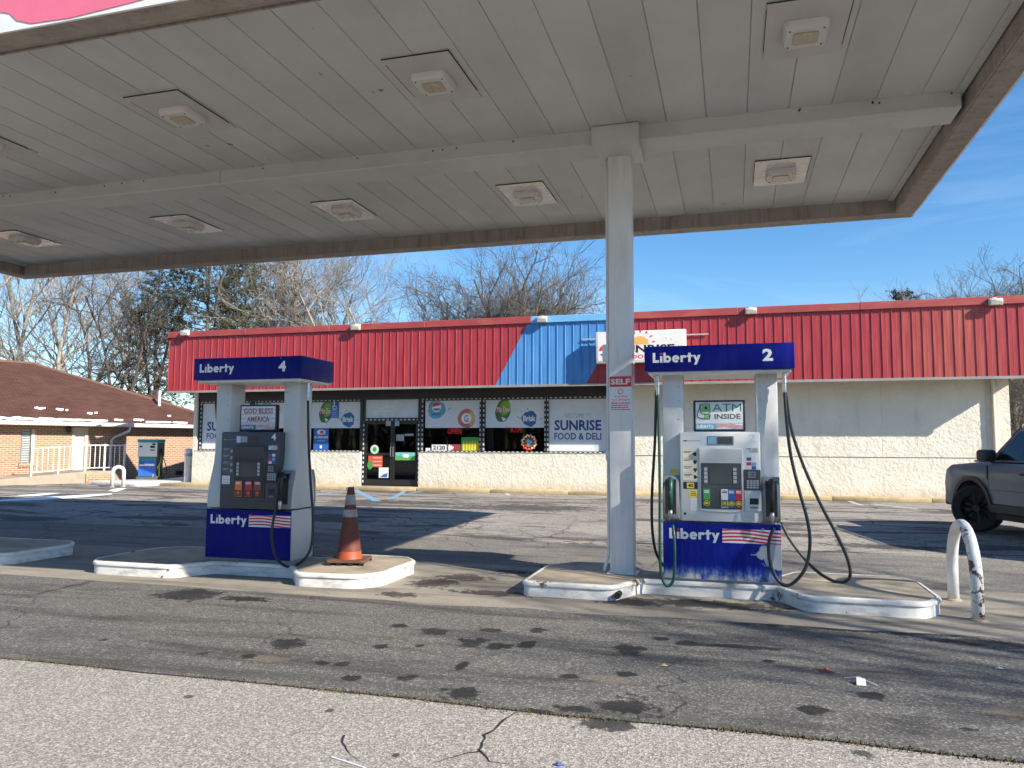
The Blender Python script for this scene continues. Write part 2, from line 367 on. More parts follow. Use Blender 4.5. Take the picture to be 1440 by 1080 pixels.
# painted marks in the lot by the door
BLP = M('worn_blue_paint',(.16,.33,.47),.8,var=.3,scale=9,dirt=(.25,.23,.2),dirtscale=(6,6,6),dirtamt=.9); WHP = M('worn_white_paint',(.5,.48,.44),.8,var=.2,dirt=(.24,.22,.2),dirtscale=(5,5,5),dirtamt=.9)
def mark(name, pix, w, mat):
    P = [ong(*p) for p in pix]; b = MB()
    for i, p in enumerate(P):
        d = (P[min(i+1,len(P)-1)]-P[max(i-1,0)]); d.z = 0; d.normalize()
        b.v += [(p.x-d.y*w/2,p.y+d.x*w/2,g(p.y)+.004),(p.x+d.y*w/2,p.y-d.x*w/2,g(p.y)+.004)]
        if i: q = 2*i; b.f.append((q-2,q-1,q+1,q))
    o = b.build(name, mat); o['kind'] = 'structure'; return o
mark('road_marking',[(495,687),(508,694),(523,701),(530,705)],.22,BLP); mark('road_marking',[(548,702),(563,695),(572,688)],.16,BLP); mark('road_marking',[(575,694),(600,690)],.14,BLP)
mark('road_marking',[(440,698),(490,688)],.1,BLP)
for a in ([(706,689),(716,697)],[(1195,705),(1212,711)],[(1228,709),(1290,716)],[(1180,738),(1215,741)],[(940,708),(985,716)]): mark('road_marking',a,.12,WHP)

# ================================================================== FUEL ISLANDS
KERB = M('white_kerb_paint',(.72,.71,.68),.6,var=.08,dirt=(.2,.17,.14),dirtscale=(1.8,1.8,5),dirtamt=.85,chips=((.12,.075,.05),9.,.6)); SLAB = M('island_concrete',(.36,.305,.225),.85,var=.2,scale=3,bmp=.2,dirt=(.06,.05,.04),dirtscale=(.9,.9,1),dirtamt=.85)
def round_outline(P, r):
    out = []; n = len(P)
    for i in range(n):
        p = Vector(P[i]); a = Vector(P[i-1])-p; c = Vector(P[(i+1)%n])-p; k = min(r,a.length/2.2,c.length/2.2); a.normalize(); c.normalize()
        for t in (0,.25,.5,.75,1): q = (p+a*k)*(1-t)**2+p*2*t*(1-t)+(p+c*k)*t*t; out.append((q.x,q.y))
    return out
def island(label, P, r=.1):
    O = round_outline(P, r); cx = sum(p[0] for p in O)/len(O); cy = sum(p[1] for p in O)/len(O)
    t = thing('fuel_island', label, 'island', (cx,cy,0), group='concrete fuel islands'); L = [(x-cx,y-cy) for x,y in O]; n = len(L)
    # kerb band cut into segments along the outline
    def off(i, d):
        a = Vector(L[i-1]); c = Vector(L[(i+1)%n]); q = (c-a).normalized(); return (L[i][0]-q.y*d, L[i][1]+q.x*d)
    per = [0]
    for i in range(n): per.append(per[-1]+(Vector(L[(i+1)%n])-Vector(L[i])).length)
    nseg = 8; idx = [0]
    for s in range(1,nseg): idx.append(min(range(n),key=lambda i: abs(per[i]-per[-1]*s/nseg)))
    idx.append(n)
    prof = [(0,.0),(0,.105),(-.016,.112),(-.02,.13),(-.014,.146),(.0,.154),(.026,.157),(.03,.1)]
    for s in range(nseg):
        b = MB(); ii = list(range(idx[s],idx[s+1]+1))
        for q, i in enumerate(ii):
            e = .004 if q in (0,len(ii)-1) else 0
            for d, z in prof: x, y = off(i%n, d+e*.5); b.v.append((x,y,z))
        m = len(prof)
        for q in range(len(ii)-1):
            for k in range(m-1): a = q*m+k; b.f.append((a,a+1,a+m+1,a+m))
        b.build('kerb_segment', KERB, t, smooth='auto')
    I = [off(i,.027) for i in range(n)]; b = MB(); b.prism(I,.0,.15,'z'); b.build('slab', SLAB, t); return t
island('long white kerbed island under the pump numbered 2', [(-2.2,8.1),(-1.22,8.08),(-.98,8.6),(.42,8.6),(.66,8.12),(1.72,8.12),(1.9,8.4),(1.9,9.35),(1.72,9.65),(.66,9.65),(.42,9.16),(-.98,9.16),(-1.22,9.65),(-1.9,9.65),(-2.2,9.3)])
island('clean white kerbed island holding the orange traffic cone', [(-7.62,7.86),(-6.5,7.86),(-6.2,8.3),(-5.1,8.3),(-4.78,7.84),(-4.05,7.9),(-3.86,8.15),(-3.86,9.1),(-4.1,9.4),(-4.78,9.4),(-5.1,8.98),(-6.4,8.98),(-6.7,9.4),(-7.5,9.4),(-7.8,9.1),(-7.8,8.1)])
island('white kerbed island cut off at the left edge of the picture', [(-14.2,7.9),(-9.5,7.9),(-9.2,8.15),(-9.2,9.1),(-9.5,9.4),(-14.2,9.4)])
# drain hole in the kerb
b = MB(); p = ony(868,841,8.05); b.tube([(p.x,8.2,p.z+.02),(p.x,8.055,p.z+.02)],.034,14); b.build('drain_pipe', M('drain_dark',(.02,.018,.016),.8), None); 
tag(bpy.data.objects['drain_pipe'],'small round black drain hole in the white kerb','drain')

# ================================================================== CANOPY
CXL, CXR, CYF, CYB, ZB, ZD, ZT = -14.36, 2.66, 4.84, 12.63, 5.08, 5.28, 5.86
DECKM = [M('deck_paint_%d'%i,c,.5,var=.07,scale=1.2,dirt=(.32,.31,.28),dirtscale=(.5,.22,1),dirtamt=.4,chips=((.2,.16,.12),6.,.69)) for i,c in enumerate(((.545,.555,.53),(.525,.535,.51),(.5,.51,.485)))]
LIP = M('stained_canopy_lip',(.33,.29,.25),.7,var=.15,scale=3,dirt=(.13,.095,.07),dirtscale=(5,5,.4),dirtamt=.85)
CWH = M('canopy_white_paint',(.72,.72,.7),.5,var=.05)
cn = thing('fuel_canopy','large flat white fuel canopy spanning over both pumps','canopy',((CXL+CXR)/2,8.9,0))
def cb(b, name, mat, **k):
    o = cn.location; b.v = [(x-o.x,y-o.y,z-o.z) for x,y,z in b.v]; return b.build(name, mat, cn, **k)
inx0, inx1, iny0, iny1 = CXL+.28, CXR-.28, CYF+.46, CYB-.3
SP = .4365; xa = -.86-SP*36
seams = [x for x in [xa+SP*i for i in range(60)] if inx0+.1 < x < inx1-.1]; seams = [inx0]+seams+[inx1]
# seam phase taken from a seam seen at pixel (980,0)
ph = onz(980,0,ZD).x; seams = sorted([ph+SP*i for i in range(-40,20) if inx0+.15 < ph+SP*i < inx1-.15]); seams = [inx0]+seams+[inx1]
rd = random.Random(11)
for bay, (ya, yb) in enumerate(((iny0,8.72),(9.08,iny1))):
    cache = {}
    for xl, xr in zip(seams, seams[1:]):
        w = round(xr-xl,3)
        if w not in cache:
            b = MB(); gp = .0012
            b.prism([(-w/2+gp,ZD+.03),(-w/2+gp,ZD+.004),(-w/2+gp+.006,ZD),(w/2-gp-.006,ZD),(w/2-gp-.006,ZD+.008),(w/2-gp,ZD+.008),(w/2-gp,ZD+.03)],-(yb-ya)/2,(yb-ya)/2,'y')
            cache[w] = [b.mesh('deck_panel',mt) for mt in DECKM]
        o = inst('deck_panel', rd.choice(cache[w]), ((xl+xr)/2-cn.location.x,(ya+yb)/2-cn.location.y,rd.gauss(0,.0015)), cn)
b = MB(); b.box(inx0-.02,inx1+.02,iny0-.02,iny1+.02,ZD+.1,ZT-.12); cb(b,'roof_deck',CWH)
# main beam in two lengths with a joint
for x0, x1 in ((inx0-.2,-6.6),(-6.59,inx1-.05)):
    b = MB(); b.prism([(8.66,5.115),(8.675,5.10),(9.105,5.10),(9.12,5.115),(9.12,5.32),(8.66,5.32)],x0,x1,'x'); cb(b,'beam',DECKM[1])
rb = random.Random(8); b = MB()
for i in range(26): x = rb.uniform(inx0,inx1); b.cyl((x,8.655,5.25+rb.gauss(0,.01)),.012,.02,'y',8)
cb(b,'rivets',M('rust_spot',(.1,.06,.04),.8))
# fascia: inner upright, bottom lip, outer face
b = MB(); b.box(inx0,inx1,iny1,iny1+.02,ZB,ZD+.05); cb(b,'back_inner_trim',LIP)
b = MB(); b.box(inx0-.28,inx1+.28,iny1+.021,CYB-.012,ZB-.01,ZB+.01); cb(b,'back_lip',LIP)
b = MB(); b.box(inx0,inx1,iny0-.02,iny0,ZB+.1,ZD+.05); cb(b,'front_inner_trim',LIP)
b = MB(); b.prism([(CYF+.012,ZB),(CYF+.25,ZB+.02),(iny0-.021,ZB+.12),(iny0-.021,ZB+.14),(CYF+.012,ZB+.02)],inx0-.28,inx1+.28,'x'); cb(b,'front_lip',LIP)
for s, xi, xo, nm in ((1,inx1,CXR,'right'),(-1,inx0,CXL,'left')):
    b = MB(); b.box(min(xi,xi+s*.02),max(xi,xi+s*.02),iny0,iny1,ZB,ZD+.05); cb(b,nm+'_inner_trim',LIP)
    b = MB(); b.box(min(xi+s*.021,xo-s*.012),max(xi+s*.021,xo-s*.012),iny0-.02,iny1+.02,ZB-.008,ZB+.012); cb(b,nm+'_lip',LIP)
    b = MB(); b.box(min(xi-s*.02,xi-s*.1),max(xi-s*.02,xi-s*.1),iny0+.01,iny1-.01,ZD-.03,ZD-.004); cb(b,nm+'_deck_trim',DECKM[0])
for nm,(x0,x1,y0,y1) in dict(back_fascia=(CXL,CXR,CYB-.012,CYB+.01),front_fascia=(CXL,CXR,CYF-.01,CYF+.012),right_fascia=(CXR-.012,CXR+.01,CYF+.013,CYB-.013),left_fascia=(CXL-.01,CXL+.012,CYF+.013,CYB-.013)).items():
    b = MB(); b.box(x0,x1,y0,y1,ZB-.012,ZT); cb(b,nm,CWH)
# red band with a swooping end on the front face
REDF = M('canopy_red_vinyl',(.72,.16,.24),.4,var=.06)
P = [ony(x,y,CYF-.0125) for x,y in ((-60,22),(0,17),(14,19),(24,29),(45,33),(100,25),(180,5),(260,-17),(400,-56))]
P = [(CXL+.1,ZT-.02),(CXL+.1,P[0].z)]+[(p.x,p.z) for p in P]+[(CXR-.05,P[-1].z+.05),(CXR-.05,ZT-.02)]
b = MB(); b.prism(P,CYF-.0125,CYF-.016,'y'); cb(b,'front_red_band',REDF)
# lights
LHW = M('fixture_white',(.62,.6,.57),.45,var=.06); LPL = M('fixture_plate',(.5,.49,.46),.5,var=.06); LLN = M('fixture_lens',(.42,.38,.25),.25,var=.1); LDK = M('fixture_gap',(.04,.04,.04),.8)
def canopy_light(loc, label, dark):
    t = thing('canopy_light', label, 'light', loc, group='square lights in the canopy underside')
    b = MB(); b.box(-.34,.34,-.5,.5,-.012,-.002); b.build('mounting_plate', LPL if not dark else M('fixture_plate_bright',(.66,.64,.6),.25,var=.15), t, bevel=.003,seg=1)
    b = MB(); b.box(-.345,.345,-.505,-.5,-.0125,-.001); b.box(.34,.346,-.505,.35,-.0125,-.001); b.box(-.344,-.34,-.4,.3,-.0125,-.001); b.build('plate_gap', LDK, t)
    h = .19; O = round_outline([(-h,-h),(h,-h),(h,h),(-h,h)],.06); O2 = [(x*.9,y*.9) for x,y in O]
    b = MB(); n = len(O); b.v = [(x,y,-.0125) for x,y in O]+[(x,y,-.055) for x,y in O]+[(x,y,-.085) for x,y in O2]; 
    for k in (0,n):
        for i in range(n): j = (i+1)%n; b.f.append((k+i,k+j,k+n+j,k+n+i))
    b.f.append(tuple(range(2*n,3*n))); b.build('housing', LHW, t, smooth='auto')
    O3 = round_outline([(-.105,-.1),(.105,-.1),(.105,.1),(-.105,.1)],.03); b = MB(); b.prism(O3,-.0855,-.097,'z'); b.build('lens', LLN, t, bevel=.004,seg=1)
    b = MB()
    for sx in (-1,1):
        for sy in (-1,1): b.cyl((sx*.14,sy*.14,-.0855),.008,-.006,'z',8)
    b.build('screws', LDK, t)
    return t
for i, X in enumerate((-8.75,-5.83,-2.83,.68)):
    canopy_light((X,6.98,ZD-.001), ('canopy light nearest the left edge, in the front row','front row canopy light left of the middle, above pump 4','front row canopy light at the upper middle of the picture','front row canopy light nearest the top right corner')[i], False)
for i, X in enumerate((-12.2,-8.72,-5.78,-2.83,.68)):
    canopy_light((X,10.68,ZD-.001), ('back row canopy light at the far left edge','back row canopy light second from the left','back row canopy light third from the left','back row canopy light just left of the near column','back row canopy light to the right of the near column')[i], True)
# columns
COLM = M('column_paint',(.74,.745,.75),.4,var=.05,scale=2,dirt=(.3,.27,.24),dirtscale=(4,4,.5),dirtamt=.35)
def column(X, label, full=True):
    t = thing('canopy_column', label, 'column', (X,8.98,.15), group='canopy columns')
    b = MB(); b.box(-.135,.135,-.11,.11,.005,4.92); b.build('post', COLM, t, bevel=.012)
    b = MB(); b.box(-.27,.27,-.45,.2,4.87,5.12); b.build('collar', DECKM[0], t, bevel=.012)
    b = MB(); b.box(-.17,.17,-.14,.14,.0,.012); b.build('base_plate', COLM, t, bevel=.003,seg=1)
    if full:
        b = MB(); b.tube([(-.155,-.02,4.88),(-.155,-.02,4.5),(-.16,-.02,4.4),(-.16,-.02,.35),(-.165,-.03,.2),(-.2,-.05,.06),(-.21,-.05,.0)],.02,8); b.build('conduit', COLM, t, smooth=True)
        b = MB(); b.box(-.215,-.14,-.09,.0,2.43,2.63); b.build('junction_box', COLM, t, bevel=.006,seg=1)
        b = MB(); b.box(-.185,-.14,-.07,.0,1.28,1.4); b.build('conduit_fitting', COLM, t, bevel=.006,seg=1)
    return t
column(-1.235,'grey white steel canopy column beside the pump numbered 2'); column(-11.78,'canopy column just showing at the left edge of the picture',False)
t = thing('column_sign','red and white SELF sign on the near canopy column','sign',(-1.235,8.862,2.0))
b = MB(); b.box(-.125,.125,-.004,.003,-.02,.4); b.build('board', WHITE, t)
b = MB(); b.box(-.124,.124,-.0065,-.0045,.28,.399); b.build('red_header', RED, t)
text('lettering','SELF',-.112,.112,.305,.372,-.008,WHITE,t,.035)
b = MB(); b.ring(0,.225,.032,.025,-.006); b.build('no_smoking_symbol', RED, t, recalc=False)
for s,w,z,h in (('No Smoking',.075,.155,.024),('Turn Off Engine',.105,.115,.024)): text('small_lettering',s,-w,w,z,z+h,-.006,RED,t,.01)
b = MB(); rr = random.Random(2)
for z in (.085,.06,.035,.01):      # lines of print too small to read
    x = -.11
    while x < .09: w = rr.uniform(.012,.035); b.rect(x,min(x+w,.112),z,z+.012,-.006); x += w+.007
b.build('fine_print', RED, t, recalc=False)

# ================================================================== FUEL PUMPS
PBLUE = M('pump_blue_panel',(.002,.005,.17),.4,var=.2,scale=1.5,spec=.15,dirt=(.02,.03,.16),dirtscale=(5,5,.8),dirtamt=.6,chips=((.4,.42,.5),22.,.7))
def worn_blue():
    m, nt, b = nodes('worn_blue_panel'); p = wpos(nt)
    sx = N(nt,'SeparateXYZ'); nt.links.new(p, sx.inputs[0])
    st = noise(nt, wpos(nt,(9,1,1.6)), 2.6, 7, .75)
    edge = mth(nt,'MULTIPLY',maprange(nt, sx.outputs[2], .15,.36,1.25,0),maprange(nt,noise(nt,wpos(nt,(1,1,1)),7,5,.7),.3,.7,.15,.8))
    f = mth(nt,'ADD', mth(nt,'MULTIPLY',st,.75), edge)
    col = ramp(nt, f, [(.3,(.004,.01,.2)),(.46,(.006,.022,.3)),(.58,(.04,.085,.36)),(.78,(.3,.34,.42)),(.95,(.58,.59,.58))])
    # big peeled patch at the right
    a = N(nt,'VectorMath',operation='SUBTRACT'); nt.links.new(p, a.inputs[0]); a.inputs[1].default_value = (.43,8.5,.46)
    s = N(nt,'VectorMath',operation='MULTIPLY'); nt.links.new(a.outputs[0], s.inputs[0]); s.inputs[1].default_value = (4.6,0,6.4)
    l = N(nt,'VectorMath',operation='LENGTH'); nt.links.new(s.outputs[0], l.inputs[0])
    d = mth(nt,'ADD', l.outputs['Value'], mth(nt,'MULTIPLY',mth(nt,'SUBTRACT',noise(nt,p,9,4),.5),1.3))
    col = mixc(nt, maprange(nt,d,.93,1.0,.95,0), col, (.55,.56,.55))
    nt.links.new(col, b.inputs['Base Color']); b.inputs['Roughness'].default_value = .4; b.inputs['Specular IOR Level'].default_value = .2; return m
WBLUE = worn_blue()
PWH = M('pump_post_white',(.66,.67,.66),.38,var=.05,scale=2,dirt=(.4,.38,.35),dirtscale=(3,3,.5),dirtamt=.4); PGR = M('pump_post_grey',(.55,.56,.55),.42,var=.05,scale=2)
HEADW = M('pump_head_white',(.68,.69,.67),.38,var=.05); HEADD = M('pump_head_charcoal',(.055,.062,.075),.42,var=.1)
DKGR = M('pump_dark_grey',(.06,.068,.075),.45,var=.1); MIDGR = M('pump_mid_grey',(.2,.21,.22),.45,var=.08); SCR = M('lcd_screen',(.06,.075,.075),.15,var=.05); RUB = M('black_rubber',(.012,.012,.013),.38,var=.2); GRUB = M('green_rubber',(.005,.06,.045),.4,var=.2)
CHR = M('dull_metal',(.5,.5,.5),.35,1,var=.15); CREAM = M('cream_sticker',(.72,.68,.52),.5); STEEL = M('plinth_metal',(.3,.3,.29),.5,.5,var=.15)
DIRTPOST = PWH
def flag(x0,x1,z0,z1,y,parent):
    b = MB(); n = 16
    def wz(x, f): t = (x-x0)/(x1-x0); return z0+(z1-z0)*f+.014*math.sin(t*4.4+.4)
    for i in range(n):
        xa = x0+(x1-x0)*i/n; xb = x0+(x1-x0)*(i+1)/n; b.poly([(xa,y,z0),(xb,y,z0),(xb,y,z1),(xa,y,z1)])
    b.build('flag_ground', WHITE, parent, recalc=False); b = MB()
    for k in range(4):
        lo, hi = (.06+.25*k), (.06+.25*k+.125)
        for i in range(n):
            xa = x0+(x1-x0)*i/n; xb = x0+(x1-x0)*(i+1)/n
            q = [min(z1,max(z0,w)) for w in (wz(xa,lo),wz(xb,lo),wz(xb,hi),wz(xa,hi))]; b.poly([(xa,y-.0008,q[0]),(xb,y-.0008,q[1]),(xb,y-.0008,q[2]),(xa,y-.0008,q[3])])
    b.build('flag_stripes', RED, parent, recalc=False)
def nozzle(t, x, y, z, grip, side=1):
    """hung nozzle: grip body, lever guard, hose swivel"""
    b = MB(); b.tube([(x,y+.05,z+.14),(x,y-.01,z+.16),(x,y-.05,z+.1),(x,y-.055,z-.02),(x,y-.05,z-.16)],[.022,.032,.034,.028,.022],10)
    o = b.build('nozzle', grip, t, smooth=True)
    b = MB(); b.tube([(x,y-.05,z+.08),(x,y-.105,z+.03),(x,y-.11,z-.06),(x,y-.06,z-.12)],.008,6); b.build('lever_guard', RUB, o, smooth=True).location -= o.location
    b = MB(); b.tube([(x,y-.05,z-.16),(x,y-.052,z-.2),(x,y-.05,z-.235),(x,y-.052,z-.27)],[.022,.026,.017,.016],10); b.build('swivel', CHR, o, smooth=True).location -= o.location
    b = MB(); b.tube([(x,y+.04,z+.14),(x,y+.09,z+.06),(x,y+.1,z-.08)],.012,8); b.build('spout', CHR, o, smooth=True).location -= o.location
def hose(t, P, r, mat, top=None):
    """smooth hose through points (Catmull-Rom)"""
    P = [Vector(p) for p in P]; Q = []
    E = [P[0]*2-P[1]]+P+[P[-1]*2-P[-2]]
    for i in range(1,len(E)-2):
        for k in range(8):
            u = k/8; a,b_,c,d = E[i-1],E[i],E[i+1],E[i+2]
            Q.append(.5*((2*b_)+(c-a)*u+(2*a-5*b_+4*c-d)*u*u+(3*b_-a-3*c+d)*u**3))
    Q.append(P[-1]); b = MB(); b.tube(Q, r, 10); o = b.build('hose', mat, t, smooth=True)
    if top:
        b = MB(); x,y,z = P[0]; b.tube([(x,y,z+.2),(x,y,z+.12),(x,y,z+.115),(x,y,z+.07),(x,y,z+.065),(x,y,z+.0),(x,y,z-.03)],[.02,.02,.026,.026,.02,.022,.018],10); b.build('breakaway', CHR, o, smooth='auto').location -= o.location
    return o
def pump(label, X, Y, num, white):
    t = thing('fuel_pump', label, 'fuel pump', (X,Y,.15), group='branded fuel pumps on the islands')
    head = HEADW if white else HEADD; post = PWH if white else PGR; FY = -.27
    b = MB(); b.box(-.6,.6,-.25,.25,.001,.05); b.build('plinth', STEEL, t)
    # lower cabinet
    b = MB(); b.box(-.585,.585,-.262,.262,.03,.63); b.build('lower_cabinet', post, t, bevel=.006,seg=1)
    for s in (-1,1):
        lp = MB(); lp.box(-.607,.607,min(s*.263,s*.275),max(s*.263,s*.275),.035,.632); lo = lp.build('lower_panel', WBLUE if white else PBLUE, t, bevel=.004,seg=1)
        if s == -1:
            heavy_word('wordmark', -.54, .455-.035, .112, -.008, WHITE, lo, RED)   # in panel coordinates
            flag(.015,.606,.43-.035,.575-.035,-.0072,lo)
            if white:
                b = MB(); b.disc(.425,.545,.014,.014,-.0082); b.build('panel_lock', CHR, lo, recalc=False)
                b = MB(); b.disc(.425,.545,.007,.007,-.0086); b.build('lock_slot', BLACK, lo, recalc=False)
        b = MB(); b.box(min(s*.588,s*.61),max(s*.588,s*.61),-.258,.258,.03,.64); b.build('side_panel', post, t, bevel=.01,seg=2)
    # flared posts
    hw = []
    for k in range(0,13): u = k/12; z = .655+u*.75; f = .5-.5*math.cos(math.pi*min(1,max(0,(u-.1)/.85))); hw.append((.272-.122*f, z))
    prof = [(-a,z) for a,z in hw]+[(-.15,2.26),(.15,2.26)]+[(a,z) for a,z in reversed(hw)]
    for s in (-1,1):
        b = MB(); b.prism(prof, min(s*.61,s*.385), max(s*.61,s*.385),'x'); po = b.build('post', post, t, bevel=.014)
        b = MB()
        for z in (1.75,1.95,2.1): b.cyl((s*.43,-.152,z),.006,-.004,'y',8)
        b.build('screws', MIDGR, po).location -= po.location
    # head (bezel) with a sloped upper cove
    b = MB(); b.box(-.418,.418,-.285,.285,.645,1.605); hd = b.build('head', head, t, bevel=.02)
    HO = hd.location.copy()
    def sub(bm, name, mat, **k): o = bm.build(name, mat, hd, **k); o.location -= HO; return o
    y = -.286
    dk = DKGR if white else M('pump_black_plastic',(.025,.028,.034),.42)
    # display window
    b = MB(); b.box(-.125,.15,y-.006,y+.004,1.462,1.56); sub(b,'display_frame', MIDGR if white else DKGR, bevel=.004,seg=1)
    b = MB(); b.rect(-.02,.135,1.475,1.548,y-.0075); sub(b,'display', SCR, recalc=False)
    b = MB(); b.rect(-.118,-.03,1.475,1.55,y-.0075); sub(b,'info_card', LBLUE if white else GREY, recalc=False)
    b = MB(); b.rect(-.19,-.13,1.47,1.552,y-.001); sub(b,'small_card', M('pale_blue_print',(.5,.65,.72),.5), recalc=False)
    text('number', num, .31,.375,1.5,1.585, y-.0012, WHITE, hd, .03).location -= HO
    b = MB(); b.rect(-.375,-.34,1.502,1.514,y-.001); b.rect(-.335,-.2,1.506,1.51,y-.001); sub(b,'lock_mark', BLACK if white else GREY, recalc=False)
    # cove above the screen and the screen panel
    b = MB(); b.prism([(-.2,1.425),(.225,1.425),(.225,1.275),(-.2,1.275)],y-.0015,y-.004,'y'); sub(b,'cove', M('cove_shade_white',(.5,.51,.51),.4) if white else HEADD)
    b = MB(); b.prism([(-.215,1.435),(.24,1.435),(.24,.765),(.15,.752),(.01,.748),(-.13,.752),(-.215,.765)],y+.002,y-.012,'y'); sub(b,'centre_bezel', head, bevel=.005,seg=1)
    # recess look: real tilted board under a brow
    b = MB(); b.prism([(y-.012,1.43),(y-.05,1.425),(y-.05,1.405),(y-.0125,1.28)],-.212,.237,'x'); sub(b,'brow', head, bevel=.004,seg=1)
    b = MB(); b.box(-.195,.222,y-.0205,y-.0125,.785,1.272); sub(b,'control_board', dk, bevel=.004,seg=1)
    b = MB(); b.box(-.11,.125,y-.024,y-.021,1.045,1.225); sub(b,'screen', SCR, bevel=.002,seg=1)
    keym = M('key_grey',(.45,.46,.46),.5)
    b = MB()
    for sx in (-.145,.155):
        for k in range(4): b.box(sx-.017,sx+.017,y-.026,y-.021,1.06+k*.043,1.094+k*.043)
    sub(b,'soft_keys', keym)
    # grade buttons
    cols = ((-.14,GREEN),(.045,WHITE),(.115,BLUE),(.188,RED)) if white else ((-.125,ORANGE),(.02,RED),(.15,M('brown_print',(.3,.08,.05),.5)))
    w = .036 if white else .05
    for gx, gm in cols:
        b = MB(); b.box(gx-w,gx+w,y-.03,y-.021,.80,.995); o = sub(b,'grade_button', gm, bevel=.003,seg=1)
        yb = y-.0308
        q = MB(); q.rect(gx-w*.85,gx+w*.85,.808,.882,yb); sub(q,'octane_plate', BLACK, recalc=False)
        q = MB(); q.ring(gx,.845,.03,.024,yb-.0006,sq=1); q.rect(gx-.014,gx+.014,.834,.858,yb-.0006); sub(q,'octane_mark', YELLOW if white else ORANGE, recalc=False)
        q = MB(); q.rect(gx-w*.7,gx+w*.7,.955,.965,yb); q.rect(gx-w*.7,gx+w*.7,.972,.98,yb); sub(q,'grade_print', BLACK if gm == WHITE else WHITE, recalc=False)
    # card reader and printer
    b = MB(); b.box(.246,.415,y-.014,y+.002,.99,1.205); sub(b,'card_reader', dk, bevel=.004,seg=1)
    b = MB(); b.box(.285,.365,y-.022,y-.0145,1.115,1.185); sub(b,'card_slot_housing', MIDGR, bevel=.003,seg=1)
    b = MB(); b.rect(.31,.355,1.14,1.146,y-.0226); b.rect(.32,.35,1.16,1.17,y-.0226); sub(b,'card_slot', BLACK, recalc=False)
    b = MB()
    for kx in range(4):
        for kz in range(4): b.box(.275+kx*.032,.299+kx*.032,y-.0185,y-.0145,1.008+kz*.023,1.025+kz*.023)
    sub(b,'keypad', keym)
    b = MB(); b.box(.248,.418,y-.012,y+.002,.768,.978); sub(b,'printer', head, bevel=.004,seg=1)
    b = MB(); b.rect(.3,.39,.84,.905,y-.0126); sub(b,'receipt_slot', BLACK, recalc=False)
    b = MB(); b.box(.305,.385,y-.03,y-.0128,.802,.815); sub(b,'receipt_lip', MIDGR)
    # stickers
    ycard = y-.0012
    b = MB(); b.rect(.275,.395,1.385,1.435,ycard); sub(b,'debit_sticker', WHITE, recalc=False)
    text('sticker_lettering','DEBIT CARDS',.28,.39,1.414,1.43,ycard-.0006,BLACK,hd,.02).location -= HO; text('sticker_lettering','ACCEPTED',.30,.39,1.39,1.408,ycard-.0006,BLACK,hd,.02).location -= HO
    for k, (mm,cx,cz) in enumerate(((BLUE,.3,1.315),(WHITE,.35,1.315),(RED,.3,1.265),(LBLUE,.35,1.265),(BLUE,.35,1.225),(WHITE,.3,1.225))):
        b = MB(); b.rect(cx-.022,cx+.022,cz-.016,cz+.018,ycard); sub(b,'card_logo', mm, recalc=False)
    st = CREAM if white else M('dark_sticker',(.09,.1,.11),.5); ink = BLACK if white else GREY
    for k in range(4):
        z1 = 1.41-k*.083; b = MB(); b.rect(-.388,-.228,z1-.078,z1,ycard); sub(b,'step_sticker', st, recalc=False)
        b = MB(); b.rect(-.375,-.29,z1-.02,z1-.013,ycard-.0006); b.rect(-.375,-.31,z1-.034,z1-.028,ycard-.0006); b.disc(-.255,z1-.045,.02,.022,ycard-.0006,8,.5,seed=k); sub(b,'step_print', ink, recalc=False)
    if white:
        b = MB(); b.rect(-.383,-.232,.99,1.066,ycard); sub(b,'fee_plate', BLACK, recalc=False)
        b = MB(); b.rect(-.345,-.27,.998,1.058,ycard-.0006); sub(b,'fee_tag', YELLOW, recalc=False)
        text('fee_number','40',-.335,-.28,1.008,1.048,ycard-.0012,BLACK,hd,.04).location -= HO
        b = MB(); b.rect(-.325,-.235,.904,.976,ycard); sub(b,'warning_sticker', YELLOW, recalc=False)
        b = MB()
        for k in range(3): b.rect(-.31,-.25,.92+k*.018,.927+k*.018,ycard-.0006)
        sub(b,'warning_print', BLACK, recalc=False)
        b = MB(); b.rect(-.31,-.24,.76,.895,ycard); sub(b,'notice_sticker', M('off_white_sticker',(.68,.68,.64),.5), recalc=False)
        b = MB()
        for k in range(7): b.rect(-.3,-.25,.775+k*.016,.779+k*.016,ycard-.0006)
        sub(b,'notice_print', GREY, recalc=False)
        b = MB(); b.rect(-.53,-.455,1.155,1.2,-.206); b.build("octane_tag", YELLOW, t, recalc=False).location.y = -.19
        b = MB(); b.disc(-.37,.725,.014,.014,ycard); sub(b,'key_hole', BLACK, recalc=False)
    else:
        b = MB(); b.rect(-.385,-.27,.95,1.055,ycard); sub(b,'notice_sticker', WHITE, recalc=False)
        b = MB()
        for k in range(4): b.rect(-.375,-.28,.965+k*.02,.97+k*.02,ycard-.0006)
        sub(b,'notice_print', GREY, recalc=False)
    # nozzle boots let into the posts
    for s in ((-1,1) if white else (1,)):
        x0, x1 = (s*.43,s*.605) if s > 0 else (-.605,-.43)
        bt = MB(); bt.prism([(-.29,.655),(-.31,.7),(-.3,1.0),(-.25,1.13),(-.18,1.13),(-.18,.655)],x0,x1,'x'); bo = bt.build('nozzle_boot', MIDGR, t, bevel=.01)
        b = MB(); b.prism([(-.3118,.72),(-.3018,1.0),(-.268,1.09),(-.265,1.085),(-.297,1.0),(-.305,.72)],x0+.03,x1-.03,'x'); b.build('boot_recess', BLACK, bo).location -= bo.location
        nozzle(t, (x0+x1)/2, -.33, .93, (GRUB if (white and s < 0) else RUB))
